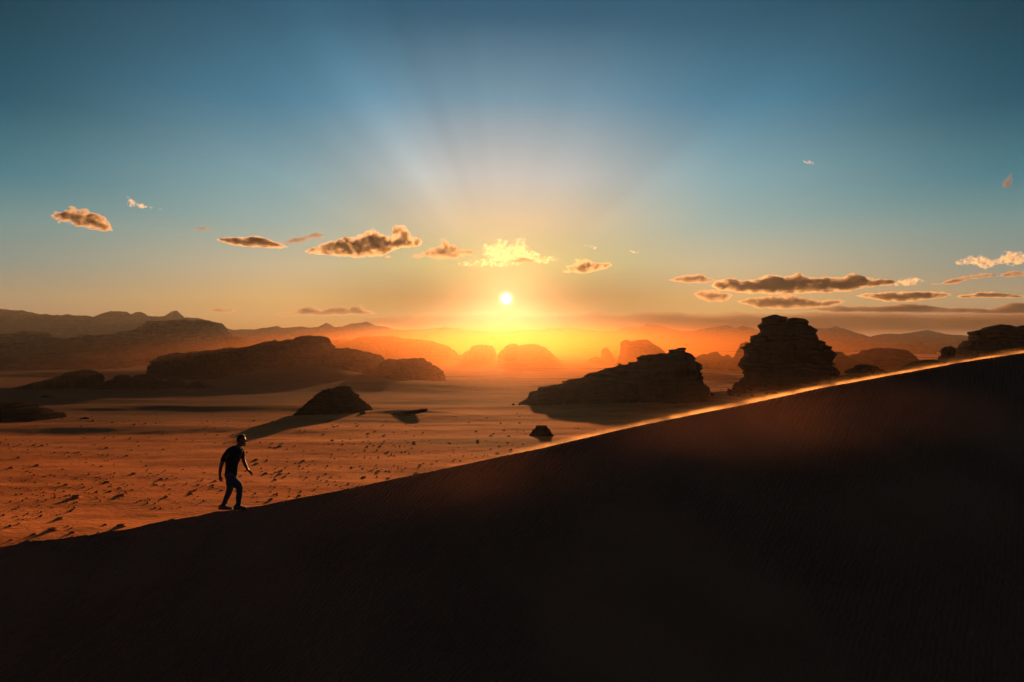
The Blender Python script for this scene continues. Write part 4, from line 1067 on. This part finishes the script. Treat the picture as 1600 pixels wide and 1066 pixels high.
def ribbon(name, h_top, wid, mat_, x0, x1, seed, off=0.0):
    xs_ = np.arange(x0, x1, .12); cy_, cz_ = crest(xs_)
    cz_ = np.array([dune_z(x, y) for x, y in zip(xs_, cy_)])
    ht = h_top*(.55+.9*np.clip(.5+fbm(xs_/1.1, xs_*0, seed, 3), 0, 1))*sstep(x0, x0+6, xs_)
    ring = [(-wid*.5, -.06-.26*wid), (-wid*.3, .35), (0, .8), (wid*.8, 1.0), (wid*2.0, .6), (wid*2.6, -.45*wid*2.6/1.0-.05)]
    V = []
    for k_, (dy, hz) in enumerate(ring):
        zz = cz_ + (hz*ht if hz > 0 else hz) + (-.30*max(dy, 0)*.6 if hz > 0 else 0)
        V.append(np.stack([xs_, cy_+dy+off, zz], 1))
    V = np.stack(V, 1).reshape(-1, 3); m_ = len(ring); Fc = []
    nx_ = len(xs_)
    i = np.arange(nx_-1)
    for k_ in range(m_):
        a_ = i*m_+k_; b_ = i*m_+(k_+1) % m_
        Fc.append(np.stack([a_, b_, b_+m_, a_+m_], 1))
    bmm = bmesh.new(); me_ = mesh_np(name, V, np.concatenate(Fc), True)
    bmm.from_mesh(me_)
    bmesh.ops.holes_fill(bmm, edges=[e for e in bmm.edges if e.is_boundary]); bmesh.ops.recalc_face_normals(bmm, faces=bmm.faces)
    bmm.to_mesh(me_); bmm.free()
    return link(name, me_, mat_)
DRIFT_D = 0.28
rb_ = ribbon('blowing_sand', .34, .30, drift(), -5.5, 40, 3)
tag(rb_, 'thin veil of wind-blown sand glowing along the dune ridge', 'blowing sand', None, 'stuff')

# dust volumes added to give the dune face its faint warm glow
def veil(px_, py_, Y, rx, ry, rz, dens, label, seed):
    m, n, out = material('glow_dust')
    tcn = n.new('ShaderNodeTexCoord'); P = tcn.outputs['Object']
    r_ = n.vmath('LENGTH', P)
    cl = n.noise(n.mapping(P, (1.2, 1.2, 1.6), (0, .4, 0), (seed, 0, 0)), 1.6, 3, .6)
    d = n.math('MULTIPLY', n.math('MULTIPLY', n.remap(r_, 1.0, 0.05), n.remap(cl, .20, .80)), dens)
    v = n.new('ShaderNodeVolumePrincipled'); v.inputs['Color'].default_value = (1, .42, .22, 1)
    n.put(v.inputs['Density'], d); v.inputs['Anisotropy'].default_value = .7
    n.l.new(v.outputs[0], out.inputs['Volume'])
    bm = bmesh.new(); bmesh.ops.create_icosphere(bm, subdivisions=3, radius=1.0)
    me_ = bpy.data.meshes.new('glow_dust_veil'); bm.to_mesh(me_); bm.free()
    o = link('glow_dust_veil', me_, m, None, (px(px_, Y), Y, -(py_-533)/F*Y)); o.scale = (rx, ry, rz)
    tag(o, label, 'dust', None, 'stuff')
veil(1290, 700, 14.5, 5.5, 4.0, 1.9, .0085, 'added dust volume for the reddish glow before the dune face under the brightest stretch of ridge', 2)
veil(760, 800, 13.5, 4.6, 3.2, 1.7, .004, 'added dust volume for the brown glow before the dune face in the middle of the photo', 5)

# low absorbing dust volume added for the orange glow over the far plain
m, n, out = material('glow_dust_bank')
tcn = n.new('ShaderNodeTexCoord'); P = tcn.outputs['Object']
r_ = n.vmath('LENGTH', P)
d = n.math('MULTIPLY', n.math('MULTIPLY', n.remap(r_, 1.0, 0.50), n.remap(n.noise(n.mapping(P, (3, 3, 1)), 1.2, 3, .5), .2, .7, .5, 1.0)), 8.5e-4)
v = n.new('ShaderNodeVolumePrincipled'); v.inputs['Color'].default_value = (.25, .082, .008, 1)
n.put(v.inputs['Density'], d); v.inputs['Anisotropy'].default_value = .80
n.l.new(v.outputs[0], out.inputs['Volume'])
bm = bmesh.new(); bmesh.ops.create_icosphere(bm, subdivisions=4, radius=1.0)
me_ = bpy.data.meshes.new('glow_dust_bank'); bm.to_mesh(me_); bm.free()
o = link('glow_dust_bank', me_, m, None, (90, 1640, -42)); o.scale = (960, 1440, 95)
tag(o, 'added dust volume for the orange glow over the far plain under the sun', 'dust', None, 'stuff')

# ------------------------------------------------------------------ haze
m, n, out = material('dusty_air')
# dust scatters in two lobes: coarse orange grains forward, fine dust almost evenly
v = n.new('ShaderNodeVolumePrincipled'); v.inputs['Color'].default_value = (1.0, .42, .13, 1)
v.inputs['Density'].default_value = .42e-5; v.inputs['Anisotropy'].default_value = .90
v2 = n.new('ShaderNodeVolumePrincipled'); v2.inputs['Color'].default_value = (.74, .88, 1.0, 1)
v2.inputs['Density'].default_value = 1.5e-5; v2.inputs['Anisotropy'].default_value = .35
ad = n.new('ShaderNodeAddShader'); n.l.new(v.outputs[0], ad.inputs[0]); n.l.new(v2.outputs[0], ad.inputs[1])
n.l.new(ad.outputs[0], out.inputs['Volume'])
bm = bmesh.new(); bmesh.ops.create_cube(bm, size=1.0)
hz = bpy.data.meshes.new('haze'); bm.to_mesh(hz); bm.free()
zt = 222.0; zb_ = -75.0
haze = link('haze', hz, m); haze.scale = (16000, 11500, zt-zb_); haze.location = (0, 0, (zt+zb_)/2)
haze['kind'] = 'stuff'
print('script done', len(bpy.data.objects))
